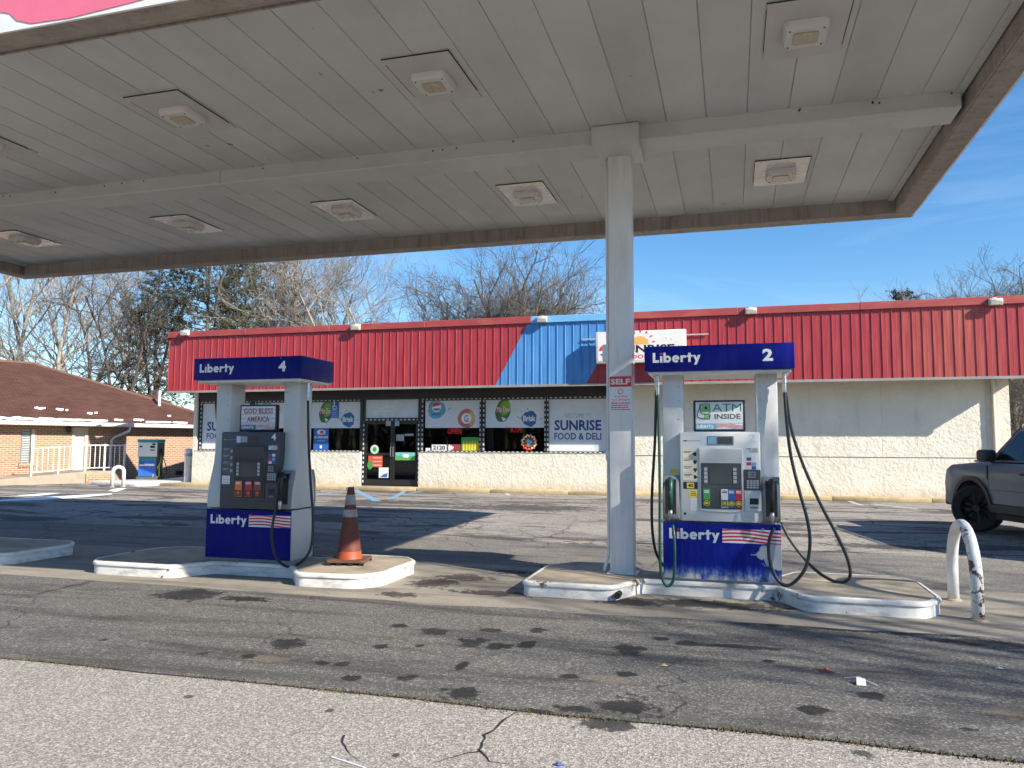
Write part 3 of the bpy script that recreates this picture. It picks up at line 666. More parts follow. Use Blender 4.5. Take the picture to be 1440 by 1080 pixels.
        b = MB(); b.prism([(.29,.655),(.31,.7),(.3,1.0),(.25,1.13),(.18,1.13),(.18,.655)],x0,x1,'x'); b.build('nozzle_boot', MIDGR, t, bevel=.01)
    # topper sign between the posts
    b = MB(); b.box(-.275,.275,-.12,-.06,1.61,1.955); so_ = b.build('topper_frame', RUB, t, bevel=.012)
    SO = so_.location.copy()
    b = MB(); b.rect(-.25,.25,1.7,1.935,-.1215); b.build('topper_face', M('topper_white',(.66,.7,.72),.3), so_, recalc=False).location -= SO
    b = MB(); b.rect(-.25,.25,1.635,1.7,-.1215); b.build('topper_band', LBLUE if white else M('topper_band_dim',(.1,.2,.32),.4), so_, recalc=False).location -= SO
    k0 = len(bpy.data.objects)
    heavy_word('wordmark', -.235-SO.x, 1.652-SO.z, .037, -.1222-SO.y, WHITE, so_, RED)
    flag(-.03-SO.x,.245-SO.x,1.642-SO.z,1.694-SO.z,-.122-SO.y,so_)
    if white:
        text('lettering','ATM',-.07,.235,1.83,1.915,-.122,M('atm_green',(.06,.2,.13),.5),so_,.0).location -= SO
        text('lettering','INSIDE',-.05,.225,1.745,1.805,-.122,M('atm_grey',(.1,.12,.12),.5),so_,.035).location -= SO
        b = MB(); b.prism([(-.19,1.905),(-.11,1.915),(-.1,1.83),(-.18,1.82)],-.1222,-.1218,'y'); b.prism([(-.165,1.8),(-.105,1.81),(-.1,1.765),(-.16,1.755)],-.1222,-.1218,'y'); b.build('banknote_drawing', M('note_green',(.2,.5,.2),.5), so_).location -= SO
        b = MB(); b.tube([(-.2,-.123,1.92),(-.21,-.123,1.86),(-.235,-.123,1.8),(-.225,-.123,1.765),(-.18,-.123,1.75)],.005,5); b.tube([(-.2,-.123,1.9),(-.14,-.123,1.925),(-.1,-.123,1.92),(-.095,-.123,1.82),(-.13,-.123,1.8),(-.19,-.123,1.81),(-.2,-.123,1.9)],.004,5); b.tube([(-.15,-.123,1.87),(-.13,-.123,1.87)],.016,8); b.tube([(-.18,-.123,1.75),(-.1,-.123,1.75),(-.095,-.123,1.8)],.005,5); b.build('machine_drawing', BLACK, so_).location -= SO
    else:
        mt = M('brownish_red',(.3,.09,.09),.5)
        text('lettering','GOD BLESS',-.215,.215,1.84,1.91,-.122,mt,so_,.03).location -= SO; text('lettering','AMERICA',-.165,.165,1.735,1.805,-.122,mt,so_,.03).location -= SO
        b = MB()
        for k in range(4): b.rect(-.248,.248,1.712+k*.058,1.728+k*.058,-.1217)
        b.build('flag_haze', M('pale_stripe',(.55,.5,.52),.5), so_, recalc=False).location -= SO
    # valance box on top
    b = MB(); b.box(-.775,.775,-.4,.4,2.262,2.535); va = b.build('valance', PBLUE, t, bevel=.008,seg=2); VO = va.location.copy()
    b = MB(); b.box(-.74,.74,-.37,.37,2.225,2.2615); b.build('valance_underside', PWH, va, bevel=.01,seg=1).location -= VO
    heavy_word('wordmark', -.685-VO.x, 2.355-VO.z, .108, -.402-VO.y, WHITE, va, RED)
    text('number', num, .455,.56,2.345,2.475, -.4018, WHITE, va, .04).location -= VO
    b = MB(); b.box(-.12,.12,-.1,.1,2.536,2.55); b.build('top_cap', DKGR, va).location -= VO
    return t
P2X, P2Y, P4X, P4Y = -.14, 8.86, -5.82, 8.68
p2 = pump('worn white headed fuel pump numbered 2 with long looping hoses', P2X, P2Y, '2', True)
p4 = pump('charcoal headed fuel pump numbered 4 beside the traffic cone', P4X, P4Y, '4', False)
def HP(t, L):   # pixels (and depth Y) to pump coordinates
    return [ony(px,py,Y)-t.location for px,py,Y in L]
hose(p2, HP(p2,[(1103,548,8.62),(1106,590,8.6),(1112,640,8.56),(1124,690,8.5),(1135,730,8.45),(1139,765,8.42),(1132,800,8.4),(1112,822,8.4),(1096,818,8.4),(1084,795,8.42),(1081,765,8.45),(1088,742,8.5)]), .017, RUB, True)
hose(p2, HP(p2,[(1105,552,8.75),(1112,600,8.78),(1128,650,8.8),(1152,705,8.85),(1178,755,8.9),(1193,790,8.92),(1194,813,8.95),(1175,818,8.98),(1145,800,9.05),(1115,765,9.1),(1098,735,9.14)]), .017, RUB)
hose(p2, HP(p2,[(925,552,8.55),(927,620,8.5),(928,700,8.42),(928,770,8.38),(930,808,8.38),(938,824,8.38),(947,815,8.4),(949,785,8.42),(948,755,8.45),(946,738,8.5)]), .016, GRUB, True)
hose(p2, HP(p2,[(923,545,8.8),(921,620,8.85),(917,690,8.9),(917,740,8.92),(922,775,8.95),(933,795,9.0),(944,800,9.1)]), .016, RUB, True)
hose(p4, HP(p4,[(433,560,8.6),(434,620,8.58),(437,680,8.5),(440,730,8.42),(437,770,8.36),(424,790,8.32),(405,797,8.28),(390,786,8.26),(383,765,8.26),(383,740,8.28),(388,715,8.3),(391,700,8.34)]), .016, RUB, True)
hose(p4, HP(p4,[(303,560,8.8),(306,600,8.85),(309,640,8.9),(308,690,8.95)]), .016, RUB)

# ================================================================== TRAFFIC CONE
cp = onz(490,792,.15)
t = thing('traffic_cone','dirty orange traffic cone with broken tip and two white collars','traffic cone',(cp.x,cp.y+.02,.15),R(14))
CON = M('faded_cone_orange',(.14,.034,.024),.7,var=.3,scale=6,dirt=(.05,.025,.02),dirtscale=(4,4,2),dirtamt=.9,chips=((.4,.1,.05),14.,.64)); CONB = M('cone_orange_bright',(.36,.07,.025),.55,var=.2,scale=8); REF = M('worn_reflective',(.33,.325,.315),.6,var=.2,scale=9,dirt=(.17,.11,.085),dirtscale=(6,6,6),dirtamt=.9,chips=((.16,.05,.035),9.,.56))
b = MB(); n = 28; prof = [(.158,.06),(.148,.1),(.14,.16),(.074,.66),(.069,.7),(.04,.93)]
for r, z in prof:
    for a in range(n): q = 2*math.pi*a/n; zz = z-(.055*max(0,math.cos(q-2.6)) if z > .9 else 0); b.v.append((r*math.cos(q),r*math.sin(q),zz))
for i in range(len(prof)-1):
    for a in range(n): c = (a+1)%n; b.f.append((i*n+a,i*n+c,(i+1)*n+c,(i+1)*n+a))
b.build('cone_body', CON, t, smooth='auto')
def rad(z): return .14-(z-.16)*(.14-.04)/(.93-.16)
for z0, z1 in ((.565,.655),(.715,.835)):
    b = MB(); b.lathe([(rad(z0)+.003,z0),(rad(z1)+.003,z1)],n=28); b.f = b.f[:-2]; b.build('reflective_collar', REF, t, smooth='auto')
b = MB(); b.lathe([(.159,.062),(.149,.1),(.142,.15)],n=28); b.f = b.f[:-2]; b.v = [(x*1.012,y*1.012,z) for x,y,z in b.v]; b.build('bright_foot_ring', CONB, t, smooth='auto')
O = round_outline([(-.24,-.24),(.24,-.24),(.24,.24),(-.24,.24)],.05); b = MB(); b.prism(O,.03,.062,'z'); b.build('base', M('cone_base_rubber',(.12,.055,.035),.7,var=.3), t, bevel=.006,seg=1)
b = MB()
for sx in (-.2,-.07,.07,.2):
    for sy in (-.22,.22): b.box(sx-.03,sx+.03,sy-.015,sy+.015,.0,.0295)
b.build('base_feet', RUB, t)

# ================================================================== BOLLARDS
BOL = M('chipped_white_paint',(.74,.73,.7),.45,var=.06,dirt=(.25,.2,.17),dirtscale=(5,5,2),dirtamt=.5,chips=((.1,.06,.045),9.,.56))
def u_bollard(A, B, h, r, label):
    A = Vector(A); B = Vector(B); c = (A+B)/2; t = thing('hoop_bollard', label, 'bollard', c, group='white hoop bollards'); d = (B-A).length/2; u = (B-A).normalized(); P = []
    P.append(-u*d); P.append(-u*d+Vector((0,0,h-d)))
    for i in range(1,16): a = math.pi*i/16; P.append(-u*d*math.cos(a)+Vector((0,0,h-d+d*math.sin(a))))
    P.append(u*d+Vector((0,0,h-d))); P.append(u*d)
    b = MB(); b.tube(P, r, 16); b.build('hoop', BOL, t, smooth=True)
    for s in (-1,1):
        b = MB(); q = u*d*s; b.lathe([(r+.025,.0),(r+.02,.012),(r+.002,.02)],(q.x,q.y,q.z),16); b.build('footing', SLAB, t)
    return t
a = onz(1341,842,0); c = onz(1376,872,0); u_bollard((2.2,9.2,0),(2.16,8.2,0),.83,.055,'white hoop bollard right of the pump island, paint chipped')
u_bollard((-19.72,20.98,.17),(-19.48,21.2,.17),.66,.06,'small distant white hoop bollard near the old kerosene pump')

# ================================================================== STORE
YW, YG, YF = 22.9, 23.07, 22.03
Z0, ZS, ZH, ZFB, ZFT = .28, 1.365, 3.42, 3.40, 5.43
XL, XR, XW = -18.17, 6.97, -3.5       # wall ends, right end of the window band
def block_mat():
    m, nt, b = nodes('split_face_block'); p = wpos(nt)
    col = ramp(nt, noise(nt,p,1.3,5,.6), [(.3,(.68,.64,.54)),(.7,(.78,.745,.65))])
    sx = N(nt,'SeparateXYZ'); nt.links.new(p, sx.inputs[0])
    low = mth(nt,'MULTIPLY', maprange(nt,sx.outputs[2],.28,.55,.8,0), noise(nt,wpos(nt,(1,1,.5)),3,5)); col = mixc(nt, low, col, (.42,.27,.1))
    st = maprange(nt, noise(nt,wpos(nt,(2,2,.25)),2,5,.6), .56,.75,0,.3); col = mixc(nt, st, col, (.42,.36,.27))
    nt.links.new(col, b.inputs['Base Color']); b.inputs['Roughness'].default_value = .85
    n1 = noise(nt, p, 15, 3, .5, .3); n2 = noise(nt, p, 40, 3); h = mth(nt,'ADD',n1,mth(nt,'MULTIPLY',n2,.3)); bump(nt, b, h, .55, .035); return m
BLOCK = block_mat()
st = thing('store_building','long single storey convenience store with red metal fascia and cream block walls','building',((XL+XR)/2,YW+5,g(23)))
SL = st.location.copy()
def sb(b, name, mat, parent=None, **k):
    b.v = [(x-SL.x,y-SL.y,z-SL.z) for x,y,z in b.v]; o = b.build(name, mat, parent or st, **k)
    if parent: o.location -= parent.location
    return o
def W(px, py=600, Y=YG): return ony(px,py,Y).x
def WZ(px, py, Y=YG): return ony(px,py,Y).z
dL, dR = W(511), W(592)
YB = YW+11
# walls: the rough block face is displaced geometry
def rough_wall(name, x0, x1, z0, z1, parent=None, y=YW, step=.06):
    nx = max(2,int((x1-x0)/step)); nzz = max(2,int((z1-z0)/step)); rr = random.Random(int(x0*100)+int(z0*10)); b = MB()
    for j in range(nzz+1):
        for i in range(nx+1):
            e = 0 if i in (0,nx) or j in (0,nzz) else rr.uniform(-.007,.005)
            b.v.append((x0+(x1-x0)*i/nx+(0 if e == 0 else rr.uniform(-.008,.008)), y+e, z0+(z1-z0)*j/nzz+(0 if e == 0 else rr.uniform(-.008,.008))))
    for j in range(nzz):
        for i in range(nx): q = j*(nx+1)+i; b.f.append((q,q+1,q+nx+2,q+nx+1))
    k = len(b.v); b.v += [(x0,y+.2,z0),(x1,y+.2,z0),(x1,y+.2,z1),(x0,y+.2,z1)]; m = (nx+1)*nzz
    b.f += [(k,k+1,k+2,k+3),tuple([k,k+3,m]+[j*(nx+1) for j in range(nzz-1,-1,-1)]),tuple([k+1]+[j*(nx+1)+nx for j in range(nzz+1)]+[k+2]),tuple([k+3,k+2]+[m+i for i in range(nx,-1,-1)]),tuple([k]+list(range(nx+1))+[k+1])]
    return sb(b, name, BLOCK, smooth='auto')
rough_wall('wall_below_windows', XL, dL, Z0-.12, ZS); rough_wall('wall_below_windows', dR, XW, Z0-.12, ZS)
rough_wall('corner_pier', XL, W(276,600,YW), ZS+.001, ZH)
z1l = 1.315; xp = 6.42
rough_wall('front_wall', XW+.001, 3.9, Z0-.12, z1l-.012); rough_wall('front_wall', 3.904, xp, Z0-.12, z1l-.012)
rough_wall('front_wall', XW+.001, 3.9, z1l+.012, ZH); rough_wall('front_wall', 3.904, xp, z1l+.012, ZH)
b = MB(); b.box(XW+.01,xp,YW+.03,YW+.2,z1l-.0115,z1l+.0115); sb(b,'mortar_band', M('dark_band',(.17,.16,.15),.7))
b = MB(); b.box(xp+.001,XR-.281,YW-.02,YW+.2,Z0-.12,ZH); sb(b,'corner_strip', M('corner_trim',(.62,.57,.48),.7,var=.1))
rough_wall('corner_pier', XR-.28, XR, Z0-.12, ZH)
b = MB(); b.tube([(xp+.16,YW-.08,ZH),(xp+.16,YW-.08,Z0)],.045,10); sb(b,'downspout', M('cream_metal',(.68,.62,.5),.5), smooth='auto')
for nm,(x0,x1,y0,y1,z0,z1) in dict(left_wall=(XL,XL+.2,YW+.201,YB,Z0-.15,3.6),right_wall=(XR-.2,XR,YW+.201,YB,Z0-.15,3.6),back_wall=(XL+.201,XR-.201,YB-.2,YB,Z0-.15,3.6),upper_wall=(XL,XR,YW+.02,YW+.2,ZH+.001,5.0),roof=(XL+.21,XR-.21,YW+.21,YB-.21,3.42,3.58)).items():
    b = MB(); b.box(x0,x1,y0,y1,z0,z1); sb(b,nm,M('plain_block',(.6,.55,.45),.85,bmp=.3,bscale=20) if nm != 'roof' else M('roof_grey',(.25,.25,.25),.9))
# dark sales room behind the glass
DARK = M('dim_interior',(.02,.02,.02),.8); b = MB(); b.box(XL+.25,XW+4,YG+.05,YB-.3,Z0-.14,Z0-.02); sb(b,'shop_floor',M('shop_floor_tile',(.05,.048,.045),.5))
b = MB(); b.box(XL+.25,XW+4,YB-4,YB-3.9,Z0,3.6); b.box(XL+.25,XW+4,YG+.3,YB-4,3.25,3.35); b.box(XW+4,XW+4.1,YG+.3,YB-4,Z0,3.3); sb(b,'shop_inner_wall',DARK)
# header, window bays
FRM = M('dark_bronze_frame',(.022,.02,.019),.4,var=.1); ALU = M('worn_aluminium',(.28,.27,.25),.4,.6,var=.15)
def glass_mat():
    m, nt, b = nodes('tinted_shop_glass'); nt.nodes.remove(b); o = nt.nodes['Material Output']
    tr = N(nt,'BsdfTransparent'); tr.inputs[0].default_value = (.16,.165,.17,1); gl = N(nt,'BsdfGlossy'); gl.inputs['Roughness'].default_value = .03; gl.inputs['Color'].default_value = (.9,.92,.95,1)
    fr = N(nt,'Fresnel'); fr.inputs[0].default_value = 1.5; ms = N(nt,'MixShader'); nt.links.new(fr.outputs[0], ms.inputs[0]); nt.links.new(tr.outputs[0], ms.inputs[1]); nt.links.new(gl.outputs[0], ms.inputs[2]); nt.links.new(ms.outputs[0], o.inputs[0]); return m
GLASS = glass_mat()
ZWT = 3.08
b = MB(); b.box(W(276,600,YW),XW,YG-.1,YG+.05,ZWT,ZH); sb(b,'window_header',FRM)
bays = [(-17.98,-15.95),(-15.78,-13.78),(W(434),W(509)),(W(594),W(677)),(W(680),W(768)),(W(770),XW-.06)]
LED = None
def led_mat(axis):
    m, nt, b = nodes('dashed_led_strip_'+axis); p = wpos(nt); s = N(nt,'SeparateXYZ'); nt.links.new(p, s.inputs[0])
    v = mth(nt,'FRACT',mth(nt,'MULTIPLY',s.outputs[0 if axis == 'x' else 2],6.6)); c = mth(nt,'GREATER_THAN',v,.5)
    nt.links.new(mixc(nt,c,(.02,.02,.02),(.62,.62,.6)), b.inputs['Base Color']); b.inputs['Roughness'].default_value = .5; return m
LEDX, LEDZ = led_mat('x'), led_mat('z')
def strip(x0,x1,z0,z1,y,par,hor):
    b = MB(); b.box(x0,x1,y-.012,y,z0,z1); sb(b,'light_strip', LEDX if hor else LEDZ, par)
prev = W(276,600,YW)
for i, (x0,x1) in enumerate(bays):
    b = MB(); b.box(x0,x0+.05,YG-.05,YG+.05,ZS+.002,ZWT); b.box(x1-.05,x1,YG-.05,YG+.05,ZS+.002,ZWT); b.box(x0+.05,x1-.05,YG-.05,YG+.05,ZWT-.05,ZWT); b.box(x0+.05,x1-.05,YG-.05,YG+.05,ZS+.002,ZS+.05)
    wo_ = sb(b,'window',FRM)
    b = MB(); b.box(x0+.05,x1-.05,YG-.004,YG+.004,ZS+.05,ZWT-.05); sb(b,'pane',GLASS,wo_)
    strip(x0,x1,ZWT-.03,ZWT+.0,YG-.051,wo_,True); strip(x0,x1,ZS+.01,ZS+.045,YG-.051,wo_,True)
    strip(x0+.0,x0+.04,ZS+.05,ZWT-.031,YG-.051,wo_,False)
    if i in (3,4): strip(x1-.04,x1,ZS+.05,ZWT-.031,YG-.051,wo_,False)
piers = [(W(276,600,YW),-17.98),(-15.95,-15.78),(-13.78,W(434)),(W(509),dL+.02),(dR-.02,W(594)),(W(677),W(680)),(W(768),W(770)),(XW-.06,XW)]
for x0,x1 in piers:
    b = MB(); b.box(x0+.001,x1-.001,YG-.08,YG+.06,(ZS+.003) if not (dL-.2 < x0 < dR) else Z0,ZWT-.001); sb(b,'mullion',FRM)
# sill
for x0,x1 in ((XL+.1,dL),(dR,XW)): b = MB(); b.box(x0,x1,YW-.015,YG-.051,ZS+.001,ZS+.02); sb(b,'sill',M('sill_metal',(.4,.38,.34),.5,.3))
# entrance
dz1, dz2 = WZ(550,592), WZ(550,563); dm = (dL+dR)/2+.05
b = MB(); b.box(dL+.02,dR-.02,YG-.05,YG+.05,dz1,dz1+.09); b.box(dL+.02,dL+.08,YG-.06,YG+.05,Z0,dz1); b.box(dR-.08,dR-.02,YG-.06,YG+.05,Z0,dz1); b.box(dL+.02,dL+.08,YG-.06,YG+.05,dz1+.09,ZWT-.002); b.box(dR-.08,dR-.02,YG-.06,YG+.05,dz1+.09,ZWT-.002); sb(b,'door_frame',FRM)
TR_ = M('pale_transom',(.6,.65,.68),.3,var=.1)  # transom panel in one even pale colour
b = MB(); b.box(dL+.081,dR-.081,YG-.01,YG+.01,dz1+.1,ZWT-.005); sb(b,'transom_panel',TR_)
for x0,x1 in ((dL+.09,dm-.005),(dm+.005,dR-.09)):
    b = MB(); b.box(x0,x0+.07,YG-.03,YG+.02,Z0+.02,dz1-.01); b.box(x1-.07,x1,YG-.03,YG+.02,Z0+.02,dz1-.01); b.box(x0+.07,x1-.07,YG-.03,YG+.02,Z0+.02,Z0+.2); b.box(x0+.07,x1-.07,YG-.03,YG+.02,dz1-.1,dz1-.01); b.box(x0+.07,x1-.07,YG-.025,YG+.015,Z0+.98,Z0+1.06)
    do = sb(b,'door',FRM)
    b = MB(); b.box(x0+.07,x1-.07,YG-.006,YG+.002,Z0+.2,dz1-.1); sb(b,'pane',GLASS,do)
    hx = (x1-.04) if x0 < dL+.2 else (x0+.04)
    b = MB(); b.tube([(hx,YG-.03,Z0+.95),(hx,YG-.09,Z0+.95),(hx,YG-.09,Z0+1.25),(hx,YG-.03,Z0+1.25)],.014,8); sb(b,'handle',ALU,do)
strip(dL+.03,dL+.07,Z0+.05,dz1-.02,YG-.061,bpy.data.objects['door_frame'],False); strip(dR-.07,dR-.03,Z0+.05,dz1-.02,YG-.061,bpy.data.objects['door_frame'],False); strip(dL+.1,dR-.1,dz1+.02,dz1+.055,YG-.051,bpy.data.objects['door_frame'],True)
# fascia panels: each pan between ribs is a piece
def fascia_mat():
    m, nt, b = nodes('fascia_paint'); p = wpos(nt); s = N(nt,'SeparateXYZ'); nt.links.new(p, s.inputs[0])
    q = mth(nt,'SUBTRACT', s.outputs[0], mth(nt,'MULTIPLY', mth(nt,'SUBTRACT',s.outputs[2],ZFB),.55))
    f = noise(nt, wpos(nt,(4,1,.35)), 2.5, 6, .65); q = mth(nt,'ADD',q,mth(nt,'MULTIPLY',mth(nt,'SUBTRACT',noise(nt,p,14,3),.5),.03)); big = noise(nt, wpos(nt,(.25,1,.25)), 2, 3)
    blue = mth(nt,'MULTIPLY', mth(nt,'GREATER_THAN',q,-6.83), mth(nt,'LESS_THAN',q,-4.06))
    red = ramp(nt, f, [(.25,(.26,.022,.032)),(.5,(.35,.035,.045)),(.75,(.41,.07,.075))])
    fade = mth(nt,'MULTIPLY', maprange(nt,s.outputs[0],3.6,5.6,0,.5), maprange(nt,s.outputs[0],5.6,7,1,.1)); red = mixc(nt, mth(nt,'MULTIPLY',fade,maprange(nt,f,.35,.6,.2,1)), red, (.47,.16,.1))
    blu = ramp(nt, f, [(.3,(.05,.2,.48)),(.7,(.1,.3,.62))])
    nt.links.new(mixc(nt, blue, red, blu), b.inputs['Base Color']); b.inputs['Roughness'].default_value = .42; return m
FAS = fascia_mat(); RW = .2434; XF0, XF1 = -18.58, 7.22; n = int(round((XF1-XF0)/RW)); RW = (XF1-XF0)/n
b = MB(); pr_ = [(-RW/2,0),(-RW/2+.006,-.02),(-RW/2+.024,-.02),(-RW/2+.03,0),(-.02,0),(-.014,-.0016),(.0,-.0016),(.006,0),(.062,0),(.068,-.0014),(.08,-.0014),(.086,0),(RW/2,0),(RW/2,.012),(-RW/2,.012)]
b.prism([(x,y) for x,y in pr_],0,5.24-ZFB,'z'); fm = b.mesh('fascia_panel',FAS)
for i in range(n): inst('fascia_panel', fm, Vector((XF0+RW*(i+.5),YF,ZFB))-SL, st)
b = MB(); b.prism([(y-YF,z) for y,z in ((YF,ZFB),(YF,5.24),(YF+.012,5.24),(YF+.012,ZFB))],0,1,'x')
for x, nm in ((XF0,'fascia_end'),(XF1-.012,'fascia_end')):
    b = MB(); b.box(x,x+.012,YF+.013,YW+.6,ZFB,5.24); sb(b,nm,FAS)
cx = XF0-.02; k = 0
COPE = M('coping_red',(.34,.055,.055),.5,var=.2,scale=1.5,dirt=(.42,.17,.09),dirtscale=(.6,2,2),dirtamt=.6); COPB = M('coping_blue',(.15,.42,.72),.45,var=.1)
edges = [XF0-.02,-15.5,-12.4,-9.1,-5.72,-2.95,.2,3.3,6.35,XF1+.02]
for x0, x1 in zip(edges,edges[1:]):
    b = MB(); b.box(x0+.002,x1-.002,YF-.07,YF+.12,5.225,5.43+.004*(k%2)); sb(b,'coping', COPB if -5.8 < x0 < -3 else COPE, bevel=.012,seg=1); k += 1
b = MB(); b.box(XF0+.02,XF1-.02,YF+.02,YW+.0,ZFB+.0,ZFB+.02); sb(b,'soffit',M('soffit_grey',(.34,.32,.29),.6))
b = MB(); b.box(XF0,XF1,YF-.045,YF+.019,ZFB-.07,ZFB-.002); sb(b,'fascia_bottom_trim',M('trim_grey',(.33,.31,.29),.5,.2,var=.2,scale=2))
# kerb walk in front of the store
SWK = M('yellowed_kerb',(.45,.345,.185),.8,var=.25,scale=2.5,dirt=(.2,.17,.13),dirtscale=(2,2,2),dirtamt=.7)
xs = XL-.9; k = 0
while xs < XR+1.5:
    x1 = xs+2.4; b = MB(); b.box(xs+.006,x1,YW-.62,YW-.18,g(22)-.02,Z0-.005+random.uniform(-.004,.004)); o = b.build('store_kerb', SWK, None, bevel=.025); o['kind'] = 'structure'; xs = x1
b = MB(); b.box(XL-.9,XR+1.5,YW-.179,YW+.3,g(22)-.02,Z0-.012); b.build('store_walk', M('walk_concrete',(.42,.38,.3),.85,var=.15), None)['kind'] = 'structure'
# floodlights on the coping
FLM = M('floodlight_case',(.5,.48,.44),.45,var=.1); FLL = M('floodlight_glass',(.55,.52,.42),.2)
for px,py,lab in ((260,468,'grey floodlight at the left end of the red fascia'),(500,460,'grey floodlight above the store door side of the red fascia'),(762,449,'grey floodlight on top of the blue fascia band'),(1056,437,'grey floodlight on the red fascia above the numbered 2 pump'),(1400,424,'grey floodlight near the right end of the red fascia')):
    p = ony(px,py,YF-.15); t = thing('floodlight', lab, 'floodlight', (p.x,YF-.07,p.z), group='floodlights along the store fascia')
    b = MB(); b.prism([(-.0,.1),(-.13,.08),(-.17,.02),(-.13,-.1),(-.02,-.09)],-.15,.15,'x'); b.build('case', FLM, t, bevel=.01,seg=1)
    b = MB(); b.poly([(-.12,-.155,.0),(.12,-.155,.0),(.12,-.135,-.085),(-.12,-.135,-.085)]); b.build('lens', FLL, t).location.y -= .008
    b = MB(); b.box(-.05,.05,-.03,.03,-.05,.12); b.build('bracket', FLM, t)
# pole sign on the fascia
t = thing('store_sign','weathered white sunrise sign box mounted on the fascia behind the column','sign',(0,0,0)); a = ony(838,467,YF-.42); c = ony(965,511,YF-.42)
sx0, sx1, sz0, sz1 = a.x, c.x, ony(838,511,YF-.42).z, a.z; t.location = ((sx0+sx1)/2,YF-.3,sz0); TL = t.location.copy()
def gb(t, b, name, mat, **k): L = t.location; b.v = [(x-L.x,y-L.y,z-L.z) for x,y,z in b.v]; return b.build(name, mat, t, **k)
b = MB(); b.box(sx0,sx1,YF-.42,YF-.2,sz0,sz1); gb(t,b,'cabinet',M('sign_white_frame',(.75,.74,.72),.5),bevel=.02)
def speckle():
    m, nt, b = nodes('flaked_sign_face'); p = wpos(nt); f = noise(nt,p,22,5,.7); c = maprange(nt, f, .6,.66); e = N(nt,'NewGeometry')
    nt.links.new(mixc(nt,c,(.74,.73,.7),(.2,.19,.18)), b.inputs['Base Color']); b.inputs['Roughness'].default_value = .6; return m
b = MB(); b.rect(sx0+.06,sx1-.06,sz0+.06,sz1-.06,YF-.4235); gb(t,b,'face',speckle(),recalc=False)
yS = YF-.4245; sw = sx1-sx0; sh = sz1-sz0
b = MB(); b.disc(sx0+.27,sz0+.34,.19,.17,yS); gb(t,b,'roundel',WHITE,recalc=False)
b = MB(); b.poly([(sx0+.27+.18*math.cos(R(x)),yS-.001,sz0+.36+.16*math.sin(R(x))) for x in range(10,195,15)]+[(sx0+.18,yS-.001,sz0+.36)]); gb(t,b,'roundel_red',RED,recalc=False)
b = MB(); b.poly([(sx0+.27+.17*math.cos(R(x)),yS-.001,sz0+.31+.13*math.sin(R(x))) for x in range(200,345,15)]); gb(t,b,'roundel_blue',BLUE,recalc=False)
scx = ony(900,490,YF-.42).x; b = MB(); b.ring(scx,sz0+.5,.24,.0,yS,0,180); gb(t,b,'sun_drawing',M('sun_orange',(.8,.4,.1),.5),recalc=False)
b = MB()
for k in range(7): a_ = R(10+k*26); x, z = scx+.34*math.cos(a_), sz0+.5+.34*math.sin(a_); x2, z2 = scx+.42*math.cos(a_), sz0+.5+.42*math.sin(a_); nx, nz_ = -math.sin(a_)*.02, math.cos(a_)*.02; b.poly([(x-nx,yS,z-nz_),(x2-nx,yS,z2-nz_),(x2+nx,yS,z2+nz_),(x+nx,yS,z+nz_)])
gb(t,b,'sun_rays',RED,recalc=False)
text('lettering','SUNRISE',scx-.62-TL.x,scx+.95-TL.x,sz0+.27-TL.z,sz0+.49-TL.z,yS-.0012-TL.y,BLACK,t,.03); text('lettering','FOOD & DELI',scx-.35-TL.x,scx+.95-TL.x,sz0+.1-TL.z,sz0+.22-TL.z,yS-TL.y,RED,t,.03)
for x in (sx0+.15,sx1-.15): b = MB(); b.box(x-.03,x+.03,YF-.2,YF-.02,sz0+.2,sz1-.2); gb(t,b,'standoff',FLM)
b = MB(); b.box(sx0-.45,sx0,YF-.07,YF-.04,sz1-.16,sz1-.13); b.box(sx1,sx1+.6,YF-.07,YF-.04,sz1-.13,sz1-.1); gb(t,b,'cross_bar',FLM)

# ------------------------------------------------------------------ window posters
YP = YG-.0075
POST = M('poster_vinyl',(.62,.66,.7),.45,var=.05); 
def poster(name, label, cat, x0,x1,z0,z1, mat, y=YP):
    o = thing(name, label, cat, ((x0+x1)/2,y,z0)); b = MB(); b.box(x0,x1,y-.004,y,z0,z1); gb(o,b,'sheet',mat); return o
def T(o, s, x0,x1,z0,z1, mat, bold=.02, dy=.0065): L = o.location; return text('lettering',s,x0-L.x,x1-L.x,z0-L.z,z1-L.z,-dy,mat,o,bold)
def D(o, nm, mat, *a, dy=.0055, **k): b = MB(); b.disc(a[0],a[1],a[2],a[3],YP-dy,**k); return gb(o,b,nm,mat,recalc=False)
def wx(px): return W(px,600,YP)
def wz(py, px=700): return WZ(px,py,YP)
# welcome poster, right
def welcome(x0,x1,label):
    o = poster('welcome_poster',label,'poster',x0,x1,ZS+.06,ZWT-.06,POST); w = x1-x0
    T(o,'WELCOME TO',x0+.27*w,x0+.73*w,2.44,2.58,GREY,.0); T(o,'SUNRISE',x0+.1*w,x0+.9*w,2.06,2.38,NAVY,.03); T(o,'FOOD & DELI',x0+.1*w,x0+.9*w,1.78,1.99,NAVY,.02)
    b = MB(); b.rect(x0+.02,x0+.78*w,ZS+.07,ZS+.34,YP-.005); gb(o,b,'sunlit_strip',WHITE,recalc=False)  # sunlit foot of the poster, painted as a white rectangle
welcome(wx(771.5),wx(854),'SUNRISE FOOD & DELI welcome poster in the window beside the column'); welcome(bays[0][0]+.06,bays[0][1]-.06,'welcome poster in the leftmost window, mostly hidden by pump 4')
